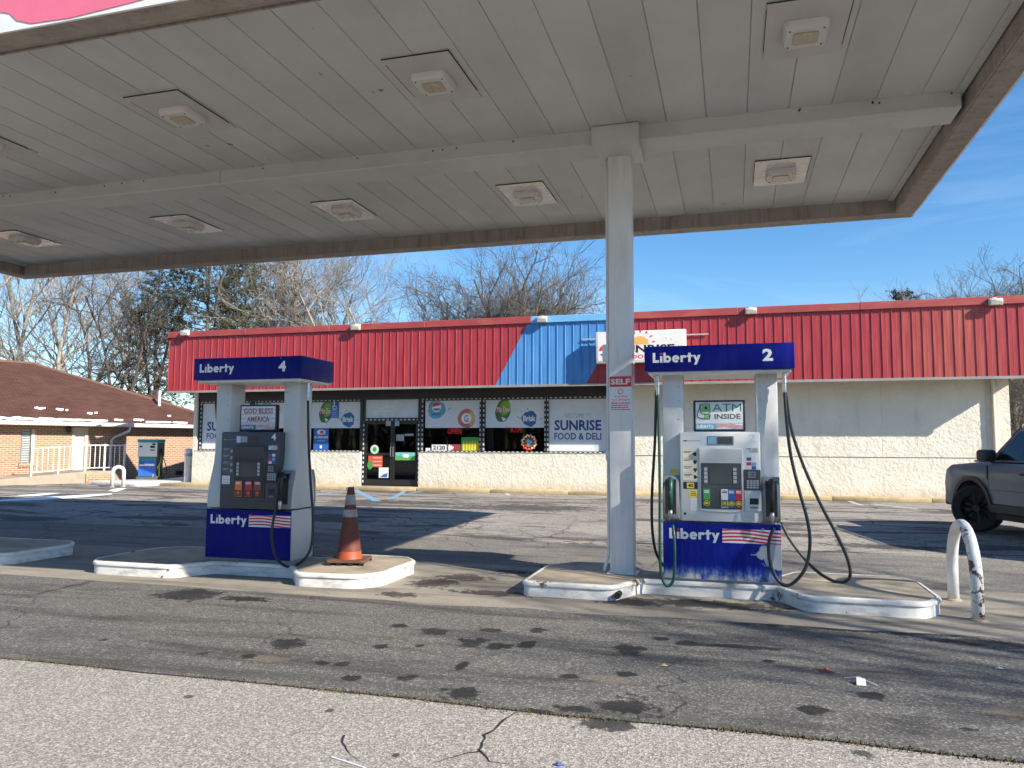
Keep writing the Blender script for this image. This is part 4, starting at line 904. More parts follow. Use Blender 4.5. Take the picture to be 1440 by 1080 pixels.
# drink posters: upper half of each window
zp0 = wz(601.5); zp1 = ZWT-.06
def splat(o, cx,cz,r,mat,seed,wob=.25):
    rr = random.Random(seed); b = MB(); b.disc(cx,cz,r,r,YP-.0055,36,wob,seed=seed)
    gb(o,b,'splash',mat,recalc=False); b = MB()
    for k in range(6): a = rr.uniform(0,6.3); d = r*rr.uniform(1.1,1.7); b.disc(cx+d*math.cos(a),cz+d*math.sin(a)*.8,r*.09,r*.09,YP-.0056-.0002*k,10)
    gb(o,b,'droplets',mat,recalc=False)
def pepsi_g(x0,x1,label):
    o = poster('drink_poster',label,'poster',x0,x1,zp0,zp1,POST); w = x1-x0; h = zp1-zp0
    cx, cz = x0+.21*w, zp0+.68*h; splat(o,cx,cz,.3,M('splash_blue',(.12,.36,.5),.5),3,.1); b = MB(); b.disc(cx,cz+.08,.16,.16,YP-.0075); gb(o,b,'roundel',WHITE,recalc=False)
    b = MB(); b.poly([(cx+.15*math.cos(R(a)),YP-.0085,cz+.1+.13*math.sin(R(a))) for a in range(20,200,12)]); gb(o,b,'roundel_red',RED,recalc=False); b = MB(); b.poly([(cx+.14*math.cos(R(a)),YP-.0085,cz+.06+.1*math.sin(R(a))) for a in range(200,345,12)]); gb(o,b,'roundel_blue',BLUE,recalc=False)
    T(o,'pepsi',cx-.14,cx+.14,cz-.2,cz-.11,NAVY,.02,.008)
    cx, cz = x0+.76*w, zp0+.34*h; b = MB(); b.disc(cx,cz,.29,.3,YP-.0055,30,.05,seed=5); gb(o,b,'splash',M('splash_red',(.5,.14,.12),.5),recalc=False)
    b = MB(); b.ring(cx,cz,.27,.18,YP-.0065,-60,60); gb(o,b,'swirl',M('swirl_orange',(.65,.4,.1),.5),recalc=False)
    b = MB(); b.disc(cx,cz,.17,.17,YP-.0075); gb(o,b,'roundel',WHITE,recalc=False); T(o,'G',cx-.09,cx+.08,cz-.12,cz+.12,GREY,.04,.0085)
    return o
def dew_brisk(x0,x1,label):
    o = poster('drink_poster',label,'poster',x0,x1,zp0,zp1,POST); w = x1-x0; h = zp1-zp0
    cx, cz = x0+.3*w, zp0+.62*h; b = MB(); b.disc(cx,cz,.24,.38,YP-.0055,30,.06,rot=-.25,seed=9); gb(o,b,'splash',M('dew_dark_green',(.05,.14,.04),.5),recalc=False)
    b = MB(); b.disc(cx+.06,cz+.08,.17,.24,YP-.0065,24,.08,rot=-.3,seed=2); gb(o,b,'leaf',M('dew_green',(.2,.36,.03),.5),recalc=False); b = MB(); b.poly([(cx-.05,YP-.0075,cz-.2),(cx+.1,YP-.0075,cz-.26),(cx+.0,YP-.0075,cz-.34)]); gb(o,b,'shard',WHITE,recalc=False)
    T(o,'Mtn Dew',cx-.21,cx+.22,cz-.075,cz+.11,RED,.01,.0085); T(o,'Mtn Dew',cx-.2,cx+.22,cz-.06,cz+.12,WHITE,.0,.0095)
    cx, cz = x0+.75*w, zp0+.32*h; splat(o,cx,cz,.24,M('brisk_blue',(.03,.12,.3),.5),6,.12); T(o,'Brisk',cx-.2,cx+.2,cz-.08,cz+.1,WHITE,.03,.008)
    return o
pepsi_g(wx(598),wx(674.5),'drinks poster with round blue and orange G logos right of the door'); dew_brisk(wx(683),wx(765.5),'green and blue drinks poster left of the welcome poster')
o4 = dew_brisk(wx(437.5),wx(507),'green and blue drinks poster left of the door, behind the cone'); pepsi_g(bays[1][0]+.06,bays[1][1]-.06,'drinks poster with globe logo behind pump 4')
# accessible sign on poster
o = poster('accessible_parking_notice','small blue wheelchair notice overlapping the drinks poster left of the door','sign',wx(464.5),wx(476.5),wz(588,470),wz(562.5,470),BLUE,YP-.0105)
cx = (wx(464)+wx(477))/2; zt = wz(572,470); b = MB(); b.ring(cx,zt-.02,.08,.055,YP-.0165,100,360); b.rect(cx-.03,cx-.005,zt+.0,zt+.12,YP-.0167); b.rect(cx-.005,cx+.07,zt+.0,zt+.02,YP-.0169); b.disc(cx-.02,zt+.15,.03,.03,YP-.0165); gb(o,b,'wheelchair_symbol',WHITE,recalc=False)
b = MB()
for k in range(4): b.rect(cx-.11,cx+.11,wz(587,470)+k*.07,wz(587,470)+.03+k*.07,YP-.0165)
gb(o,b,'fine_print',LBLUE,recalc=False)
# lottery poster
o = poster('prize_poster','blue prize poster with white lettering low in the window left of the door','poster',wx(441.5),wx(462.5),wz(633,450),wz(602.5,450),BLUE); L0, L1, B0, B1 = wx(441.5),wx(462.5),wz(633,450),wz(602.5,450)
T(o,'$1,000,000',L0+.03,L1-.02,B0+.38,B0+.47,WHITE,.03)
b = MB(); b.rect(L0+.1,L0+.3,B0+.51,B0+.54,YP-.006); b.rect(L0+.33,L1-.1,B0+.51,B0+.54,YP-.006); b.rect(L0+.12,L1-.12,B0+.29,B0+.33,YP-.006); gb(o,b,'fine_print',LBLUE,recalc=False)
b = MB(); b.disc((L0+L1)/2,B1-.12,.16,.08,YP-.006); gb(o,b,'oval_emblem',WHITE,recalc=False); b = MB(); b.disc((L0+L1)/2+.03,B1-.12,.08,.055,YP-.0068); gb(o,b,'oval_emblem_red',RED,recalc=False); b = MB(); b.rect((L0+L1)/2-.04,(L0+L1)/2+.04,B0+.06,B0+.16,YP-.006); gb(o,b,'white_tag',WHITE,recalc=False)
# neon signs hung inside
NEO = emis('neon_red',(1,.05,.07),9)
def neon(s, px0,px1,py,label):
    x0, x1, z = wx(px0), wx(px1), wz(py); o = thing('neon_sign',label,'neon sign',((x0+x1)/2,YG+.12,z-.1)); L = o.location
    text('tube_letters',s,x0-L.x,x1-L.x,.03,.2,-.02,NEO,o,-.005); b = MB(); b.box(x0-L.x-.06,x1-L.x+.06,.0,.02,-.02,.01); b.box(x0-L.x-.06,x1-L.x+.06,.0,.02,.23,.25); b.build('frame_bars',M('neon_backing',(.01,.01,.012),.4),o)
    b = MB(); 
    for x in (x0-L.x,x1-L.x): b.tube([(x,.01,.25),(x,.01,wz(603)-L.z+.3)],.004,5)
    b.build('hanging_wires',BLACK,o)
neon('OPEN',628,647,607,'red neon OPEN sign in the window right of the door'); neon('ATM',716,732,605,'dim red neon ATM sign in the window left of the welcome poster')
# items at the sill
o = poster('house_number','white plate with house number 2120 at the window sill','number plate',wx(607.5),wx(628.5),wz(634.5),wz(625.5),WHITE); T(o,'2120',wx(609.5),wx(626.5),wz(633),wz(627),BLACK,.03)
o = poster('red_window_sticker','low red sticker beside the house number plate','sticker',wx(629.5),wx(648),wz(635),wz(625),M('dull_red_print',(.35,.05,.06),.5)); b = MB(); b.disc(wx(634),wz(630),.09,.09,YP-.0055,20,.4,seed=8); gb(o,b,'white_figure',WHITE,recalc=False)
o = poster('snack_poster','green poster with yellow bottles low in the window right of the door','poster',wx(649),wx(673.5),wz(635),wz(615),GREEN)
for k in range(6):
    x = wx(651)+k*.095; b = MB(); b.prism([(x,wz(634)),(x+.07,wz(634)),(x+.07,wz(624)),(x+.048,wz(621.5)),(x+.048,wz(619.8)),(x+.022,wz(619.8)),(x+.022,wz(621.5)),(x,wz(624))],YP-.0045,YP-.006,'y'); gb(o,b,'bottle_picture',YELLOW)
o = poster('small_white_card','small white card at the sill right of the door frame','card',wx(599),wx(605.5),wz(634.5),wz(630.5),WHITE)
o = thing('pizza_sticker','round multicoloured pizza logo sticker on the dark window','sticker',(wx(744),YP,wz(622)-.28)); cx, cz = wx(744), wz(622)
for k in range(24):
    a = 2*math.pi*k/24; rr_ = .2+.03*(k%2); b = MB(); b.disc(cx+rr_*math.cos(a),cz+rr_*math.sin(a),.034,.034,YP-.002,8,.3,seed=k); gb(o,b,'logo_letter',(WHITE,ORANGE,WHITE,YELLOW)[k%4] if a < 3.5 or a > 5 else (ORANGE,RED)[k%2],recalc=False)
b = MB(); b.ring(cx,cz,.15,.1,YP-.002); gb(o,b,'logo_ring',M('logo_brown',(.4,.1,.03),.5),recalc=False); b = MB(); b.disc(cx,cz,.09,.09,YP-.002,14,.2,seed=4); gb(o,b,'logo_core',LBLUE,recalc=False)
# door stickers
YD = YG-.031
def dst(name,label,cat,px0,px1,py0,py1,mat): o = thing(name,label,cat,((W(px0)+W(px1))/2,YD,WZ(550,py1))); b = MB(); b.box(W(px0),W(px1),YD-.003,YD,WZ(550,py1),WZ(550,py0)); gb(o,b,'sheet',mat); return o
o = thing('round_sticker','round white and green sticker on the left door','sticker',(W(528),YD,WZ(528,632)-.15)); b = MB(); b.disc(W(528),WZ(528,632),.15,.15,YD-.002); gb(o,b,'face',M('mint_print',(.55,.68,.58),.5),recalc=False); b = MB(); b.disc(W(528),WZ(528,632),.07,.08,YD-.003); gb(o,b,'emblem',GREEN,recalc=False)
o = dst('door_flyer','orange red flyer low on the left door','flyer',519.5,539.5,641,657,M('flyer_red',(.62,.1,.05),.5)); b = MB()
for k in range(3): b.rect(W(526),W(538),WZ(530,655)+k*.12,WZ(530,655)+k*.12+.04,YD-.0035)
gb(o,b,'print',M('flyer_pink',(.7,.4,.3),.5),recalc=False)
o = thing('green_sticker','green round sticker overlapping the orange flyer','sticker',(W(522),YD-.006,WZ(522,655)-.1)); b = MB(); b.disc(W(522),WZ(522,654),.1,.14,YD-.006); gb(o,b,'face',GREEN,recalc=False)
o = dst('payment_card_notice','white and blue notice at the bottom of the left door','notice',534.5,548,657.5,672,WHITE); b = MB(); b.poly([(W(536),YD-.004,WZ(540,671)),(W(546),YD-.004,WZ(540,671)),(W(547),YD-.004,WZ(540,665)),(W(541),YD-.004,WZ(540,667))]); gb(o,b,'blue_print',BLUE,recalc=False)
o = dst('landscape_flyer','bright blue and green flyer across the right door','flyer',557,585,636,647,M('flyer_green',(.12,.42,.12),.5)); b = MB(); b.rect(W(558),W(584),WZ(570,641),WZ(570,636.5),YD-.0035); gb(o,b,'sky_print',M('flyer_cyan',(.2,.5,.6),.5),recalc=False); b = MB(); b.disc(W(572),WZ(572,641),.12,.06,YD-.004); gb(o,b,'white_print',WHITE,recalc=False)
for k,(a,b_,c,d,l) in enumerate(((558,569,611,620,'pale notice on the right door above the handle'),(570,582,610,613,'narrow pale strip notice on the right door'),(543,550,590,599,'small cream card at the top of the left door'),(556,562,590,599,'small blue card at the top of the right door'))): dst('door_card',l,'card',a,b_,c,d,(GREY,GREY,M('dull_cream',(.4,.36,.3),.5),LBLUE)[k])
o = thing('wet_floor_sign','yellow folding floor sign standing inside the right door','floor sign',(W(571),YG+.5,Z0-.019)); b = MB()
for s in (-1,1): b.prism([(-.17,0),(.17,0),(.08,.68),(-.08,.68)],s*.1,s*.1+.02,'y')
b.build('boards',M('sign_yellow',(.6,.42,.03),.5),o)

# ================================================================== BRICK HOUSE
HR = Vector((-22.3,27.77)); ang = math.atan2(.91,.41); hax = Vector((math.cos(ang),math.sin(ang))); hay = Vector((-hax.y,hax.x)); HZ = .17
def hp(px, py, v=0):      # pixel on the plane parallel to the house wall, v metres behind it (negative = in front) -> (along, height)
    d = ray(px,py); c = CAM.xy-HR; t = (v-c.dot(hay))/d.xy.dot(hay); P = CAM+d*t; return ((P.xy-HR).dot(hax), P.z-HZ)
hs = thing('brick_house','low tan brick house with brown shingle hip roof left of the store','house',(HR.x,HR.y,HZ),ang)
def brick_mat():
    m, nt, b = nodes('tan_brick'); tcn = N(nt,'TexCoord'); s = N(nt,'SeparateXYZ'); cmb = N(nt,'CombineXYZ'); nt.links.new(tcn.outputs['Object'], s.inputs[0]); nt.links.new(mth(nt,'ADD',s.outputs[0],s.outputs[1]), cmb.inputs[0]); nt.links.new(s.outputs[2], cmb.inputs[1])
    br = N(nt,'TexBrick'); nt.links.new(cmb.outputs[0], br.inputs['Vector']); br.inputs['Scale'].default_value = 1; br.inputs['Brick Width'].default_value = .215; br.inputs['Row Height'].default_value = .076; br.inputs['Mortar Size'].default_value = .011; br.inputs['Mortar Smooth'].default_value = .1
    br.inputs['Color1'].default_value = (.34,.175,.1,1); br.inputs['Color2'].default_value = (.22,.11,.062,1); br.inputs['Mortar'].default_value = (.5,.43,.34,1)
    nt.links.new(mixc(nt,.25,br.outputs['Color'],ramp(nt,noise(nt,wpos(nt),2,4),[(.3,(.26,.145,.09)),(.7,(.4,.24,.15))])), b.inputs['Base Color']); b.inputs['Roughness'].default_value = .9; bump(nt,b,br.outputs['Fac'],-.3,.01); return m
BRK = brick_mat()
u_c = 1.6; u_l = -17.; DEP = 9.5
ge = hp(266,599,-.5)[1]; gl = ge                                  # eave height
wz_ = [hp(27,603),hp(27,651)]; wa, wb2 = hp(29,630)[0], hp(43,630)[0]; da, db = hp(102,620)[0], hp(121,620)[0]
dtop = hp(110,601)[1]; wtop = min(ge-.25,hp(36,600)[1]); wbot = hp(36,651)[1]; dbot = .42
def hb(x0,x1,y0,y1,z0,z1,nm,mat,**k): b = MB(); b.box(x0,x1,y0,y1,z0,z1); return b.build(nm,mat,hs,**k)
for x0,x1,z0,z1 in ((u_l,wa,-.2,ge),(wa,wb2,-.2,wbot),(wa,wb2,wtop,ge),(wb2,da,-.2,ge),(da,db,-.2,dbot),(da,db,dtop,ge),(db,u_c,-.2,ge)): hb(x0+.001,x1-.001,0,.22,z0,z1,'brick_wall',BRK)
hb(u_c-.22,u_c,.221,DEP,-.2,ge,'brick_end_wall',BRK); hb(u_l,u_l+.22,.221,DEP,-.2,ge,'brick_end_wall',BRK); hb(u_l+.221,u_c-.221,DEP-.22,DEP,-.2,ge,'brick_back_wall',BRK)
TRIM = M('house_trim',(.55,.48,.38),.6,var=.1); GUT = M('gutter_white',(.62,.6,.56),.45,var=.08)
b = MB(); b.box(wa,wb2,.05,.1,wbot,wtop); wn_ = b.build('window',M('blind_glass',(.16,.18,.19),.15),hs)
b = MB()
for k in range(14): z = wbot+(wtop-wbot)*(k+.3)/14; b.box(wa+.04,wb2-.04,.035,.0495,z,z+.05)
b.build('blind_slats',M('blind_grey',(.36,.38,.38),.5),wn_).location -= wn_.location
b = MB(); b.box(wb2,wb2+.12,-.03,.1,wbot-.05,wtop); b.build('window_trim',TRIM,wn_).location -= wn_.location
hb(wa-.05,wb2+.15,-.06,.0,wbot-.13,wbot-.001,'window_sill',BRK)
b = MB(); b.box(da+.06,db-.06,.06,.11,dbot,dtop-.05); do = b.build('door',M('house_door',(.62,.57,.45),.5,var=.05),hs)
b = MB(); 
for z0,z1 in ((.15,.8),(1.0,1.75)):
    for s in (0,1): xx = da+.16+s*(db-da-.26)/2; b.box(xx,xx+(db-da)/2-.24,.052,.0595,dbot+z0,dbot+z1)
b.build('door_panels',M('house_door_panel',(.58,.53,.42),.5),do).location -= do.location
b = MB(); b.cyl((db-.15,.06,dbot+.95),.03,-.05,'y',10); b.build('knob',ALU,do).location -= do.location
b = MB(); b.box(da-.02,da+.06,-.02,.11,dbot,dtop); b.box(db-.06,db+.06,-.02,.11,dbot,dtop); b.box(da+.06,db-.06,-.02,.11,dtop-.05,dtop); b.build('door_trim',TRIM,do).location -= do.location
lx, lz = hp(95,602); b = MB(); b.lathe([(.03,-.18),(.08,-.12),(.1,.02),(.04,.1)],(lx,-.12,lz),10); wl = b.build('wall_lamp',BLACK,hs,smooth='auto'); b = MB(); b.box(lx-.03,lx+.03,-.1,0,lz-.02,lz+.03); b.build('lamp_arm',BLACK,wl).location -= wl.location
# roof
rp = hp(20,509,4.75); rz = rp[1]; re = hp(45,512,4.75)[0]; ov = .5; rb0 = ge+.06
def roof_mat():
    m, nt, b = nodes('brown_shingle'); tcn = N(nt,'TexCoord'); s = N(nt,'SeparateXYZ'); nt.links.new(tcn.outputs['Object'], s.inputs[0]); c = N(nt,'CombineXYZ'); nt.links.new(s.outputs[0],c.inputs[0]); nt.links.new(mth(nt,'MULTIPLY',s.outputs[2],2.6),c.inputs[1])
    br = N(nt,'TexBrick'); nt.links.new(c.outputs[0],br.inputs['Vector']); br.inputs['Scale'].default_value = 1; br.inputs['Brick Width'].default_value = .3; br.inputs['Row Height'].default_value = .14; br.inputs['Mortar Size'].default_value = .012; br.inputs['Color1'].default_value = (.075,.036,.028,1); br.inputs['Color2'].default_value = (.11,.055,.042,1); br.inputs['Mortar'].default_value = (.04,.02,.017,1)
    nt.links.new(mixc(nt,.35,br.outputs['Color'],ramp(nt,noise(nt,wpos(nt),1.2,5),[(.3,(.06,.03,.025)),(.7,(.13,.07,.055))])),b.inputs['Base Color']); b.inputs['Roughness'].default_value = .95; b.inputs['Specular IOR Level'].default_value = .1; return m
SHG = roof_mat(); ry = 4.75; rs = u_l+3
A,B,C_,D_ = (u_l-ov,-ov,rb0),(u_c+ov,-ov,rb0),(u_c+ov,2*ry+ov,rb0),(u_l-ov,2*ry+ov,rb0); E_,F_ = (rs,ry,rz),(re,ry,rz)
b = MB(); b.poly([A,B,F_,E_]); b.poly([B,C_,F_]); b.poly([C_,D_,E_,F_]); b.poly([D_,A,E_]); b.poly([D_,C_,B,A]); b.build('roof',SHG,hs)
b = MB(); b.tube([B,F_],.06,6); b.tube([F_,E_],.06,6); b.build('hip_cap',M('ridge_shingle',(.16,.09,.07),.95),hs)
b = MB(); b.box(u_l-ov,u_c+ov,-ov-.11,-ov-.001,ge-.1,ge+.05); b.build('gutter',GUT,hs,bevel=.02,seg=1)
b = MB(); b.box(u_l-ov,u_c+ov,-ov,.0,ge+.001,ge+.03); b.build('eave_soffit',M('eave_paint',(.5,.46,.4),.6),hs)
dx = hp(156,612)[0]; b = MB(); b.tube([(dx+.5,-ov-.05,ge-.1),(dx+.48,-ov-.02,ge-.25),(dx+.1,-.09,ge-.5),(dx,-.07,ge-.62),(dx,-.07,.1)],.05,8); b.build('downspout',GUT,hs,smooth='auto')
pv, pz = hp(224,566,1.2); b = MB(); b.cyl((pv,1.2,pz-.6),.06,1.1,'z',10); b.build('vent_pipe',M('pvc_white',(.75,.74,.7),.5),hs,smooth='auto')
vx, vz = hp(252,663); hb(vx-.15,vx+.15,-.02,-.001,.12,.32,'crawl_vent',BLACK)
# rear wing roof
wg = MB(); a0 = hp(150,553,9.); a1 = hp(205,557,9.); a2 = hp(290,592,9.); zl = rb0+.1
wg.prism([(a0[0]-3,zl),(a2[0],zl),(a1[0],a1[1]),(a0[0],a0[1])],7.8,13,'y'); wg.build('wing_roof',SHG,hs)
# snow along the eave
SNOW = M('snow',(.8,.82,.85),.7,var=.03,bmp=.3,bscale=20); sl_ = (rz-rb0)/(ry+ov)
rr = random.Random(21); k = 0
ex = lambda px: hp(px,590,-.4)[0]
for x0,x1,yy,w in ((ex(-60),ex(95),-.38,.13),(ex(90),ex(125),-.4,.08),(ex(118),ex(152),-.4,.07),(ex(60),ex(76),.5,.1),(ex(90),ex(101),.45,.09),(ex(131),ex(139),.2,.07),(ex(142),ex(147),.25,.05),(ex(162),ex(175),-.3,.06),(ex(190),ex(205),-.25,.08),(ex(205),ex(241),-.4,.07),(ex(243),ex(264),-.4,.06),(ex(245),ex(250),.2,.05),(ex(103),ex(107),.4,.04)):
    b = MB(); n = max(8,int((x1-x0)/.12)); T_, U_ = [], []
    for i in range(n+1): x = x0+(x1-x0)*i/n; e = min(1,i/2.5,(n-i)/2.5); T_.append((x,yy-w*e*rr.uniform(.2,1.2))); U_.append((x,yy+w*e*rr.uniform(.1,1.5)))
    def rfz(y): return rb0+(y+ov)*sl_
    for (x,y),(x2,y2) in zip(T_,U_): y = max(y,-ov); b.v += [(x,y,rfz(y)+.005),(x,(y+y2)/2,rfz((y+y2)/2)+.06),(x,y2,rfz(y2)+.005)]
    for i in range(n): q = 3*i; b.f += [(q,q+1,q+4,q+3),(q+1,q+2,q+5,q+4)]
    o = b.build('roof_snow',SNOW,hs,smooth=True); o['kind'] = 'stuff'
# ramp with railing
rv = -1.6
r0, r1 = hp(43,672,rv), hp(175,655,rv); x0, x1 = r0[0], hp(175,640,rv)[0]; xm = hp(120,650,rv)[0]
rmp = thing('access_ramp','concrete ramp rising to the brick house door','ramp',(HR.x,HR.y,HZ),ang); CONC = M('ramp_concrete',(.32,.27,.21),.85,var=.15)
b = MB(); b.prism([(x0-3.5,-.05),(x1,-.05),(x1,.42),(xm,.42),(x0-3.5,.02)],rv-.05,-.01,'y'); b.build('ramp_body',CONC,rmp)
b = MB(); b.box(xm,x1-.02,rv-.11,rv-.055,.0,.33); b.build('ramp_brick_face',BRK,rmp)
rl = thing('ramp_railing','white metal railing along the house ramp','railing',(HR.x,HR.y,HZ),ang); RLM = M('railing_white',(.72,.68,.6),.5)
def rfl(x): return .42 if x > xm else .02+.4*(x-(x0-3.5))/(xm-x0+3.5)
posts = [x0,hp(82,650,rv)[0],hp(120,640,rv)[0],hp(147,640,rv)[0],x1]
for x in posts: b = MB(); b.box(x-.03,x+.03,rv-.03,rv+.03,rfl(x)-.02,rfl(x)+1.0); b.build('post',RLM,rl)
for h in (.12,.95): b = MB(); b.tube([(x0,rv,rfl(x0)+h),(xm,rv,rfl(xm)+h),(x1,rv,.42+h)],.022,6); b.build('rail',RLM,rl)
for p0,p1 in zip(posts,posts[1:]):
    n = max(3,int((p1-p0)/.16))
    for i in range(1,n): x = p0+(p1-p0)*i/n; b = MB(); b.box(x-.011,x+.011,rv-.011,rv+.011,rfl(x)+.1,rfl(x)+.96); b.build('baluster',RLM,rl)
# snow on the ground by the house
for k,(pix,h) in enumerate((([(0,703),(40,701.5),(90,699),(130,696.5),(158,694),(158,695.2),(120,699),(70,702.5),(30,704),(0,705)],.03),([(228,675),(262,671.5),(268,674),(240,678)],.05),([(20,698),(50,696),(85,694),(55,697)],.03),([(152,690),(168,687),(178,687),(162,692)],.03))):
    P = [ong(*p) for p in pix]; c = sum(P,Vector())/len(P); b = MB(); n = len(P); b.v = [tuple(p+Vector((0,0,.003))) for p in P]+[tuple(p.lerp(c,.35)+Vector((0,0,h))) for p in P]+[tuple(c+Vector((0,0,h*1.2)))]
    for i in range(n): j = (i+1)%n; b.f += [(i,j,n+j,n+i),(n+i,n+j,2*n)]
    tag(b.build('snow_patch',SNOW,smooth=True),'melting snow left on the ground beside the house','snow',kind='stuff')

# ================================================================== OLD KEROSENE PUMP
kx, ky = -20.7, 24.0
kp = ong(211,674,.12); kx, ky = kp.x, kp.y
t = thing('kerosene_island','small white kerbed island under the old kerosene pump','island',(kx+.6,ky-.6,.17)); ka = R(20)
O = round_outline([(-1.3,-1.5),(1.1,-1.9),(1.6,1.0),(-1.0,1.3)],.2); b = MB(); b.prism(O,0,.12,'z'); b.build('kerb',KERB,t,bevel=.02)
kt = thing('kerosene_pump','old blue and white kerosene pump with yellow hose by the brick house','fuel pump',(kx,ky,.29),R(12))
KB = M('kero_blue',(.03,.13,.5),.45,var=.15); KT = M('kero_teal',(.03,.25,.26),.45); KW = M('kero_cream',(.68,.68,.6),.45,var=.08); KD = M('kero_dark_side',(.1,.11,.1),.5,var=.2); YH = M('yellow_hose',(.55,.45,.06),.5,var=.2)
for nm,mat,d in (('base',KD,(-.4,.4,-.28,.28,0,.1)),('lower_body',KD,(-.34,.34,-.235,.25,.1,.82)),('head',KD,(-.38,.38,-.25,.26,.82,1.36)),('top',KT,(-.39,.39,-.27,.27,1.362,1.48))): b = MB(); b.box(*d); b.build(nm,mat,kt,bevel=.012,seg=1)
b = MB(); b.box(-.33,.33,-.245,-.236,.12,.68); b.build('blue_panel',KB,kt); b = MB(); b.box(-.33,.33,-.245,-.236,.682,.81); b.build('teal_band',KT,kt)
b = MB(); b.box(-.37,.37,-.262,-.251,.84,1.355); b.build('dial_face',KW,kt)
b = MB()
for d in ((.1,.28,1.16,1.24),(.18,.3,1.27,1.33),(.1,.28,1.06,1.1),(-.3,-.2,1.18,1.24)): b.box(d[0],d[1],-.268,-.2625,d[2],d[3])
b.build('meter_windows',BLACK,kt); b = MB(); b.rect(-.3,.28,.5,.53,-.2465); b.rect(-.1,.28,.53,.58,-.2465); b.rect(-.28,-.12,.53,.55,-.2465); b.build('brand_band',WHITE,kt,recalc=False)
b = MB(); b.tube([(.42,-.1,1.1),(.5,-.12,1.0),(.47,-.12,.9)],.05,8); b.build('nozzle',BLACK,kt,smooth=True)
b = MB(); b.tube([(.46,-.1,.88),(.42,-.12,.6),(.3,-.2,.3),(.22,-.25,.12),(.3,-.25,.06),(.45,-.2,.12),(.44,-.2,.5),(.47,-.15,.75)],.022,8); b.build('hose',YH,kt,smooth=True)
b = MB(); b.tube([(.5,-.05,.8),(.62,-.05,.5),(.65,-.05,.25),(.55,-.08,.1),(.45,-.08,.2),(.4,-.05,.45)],.018,8); b.build('black_hose',RUB,kt,smooth=True)
pp = ong(269,672); t = thing('post_bollard','white post bollard at the left corner of the store','bollard',(XL-.4,YW+.3,Z0-.01)); b = MB(); b.lathe([(.13,0),(.13,1.1),(.11,1.16),(.0,1.18)],n=14); b.build('post',BOL,t,smooth='auto'); b = MB(); b.lathe([(.134,.9),(.134,1.0)],n=14); b.build('band',GREY,t)

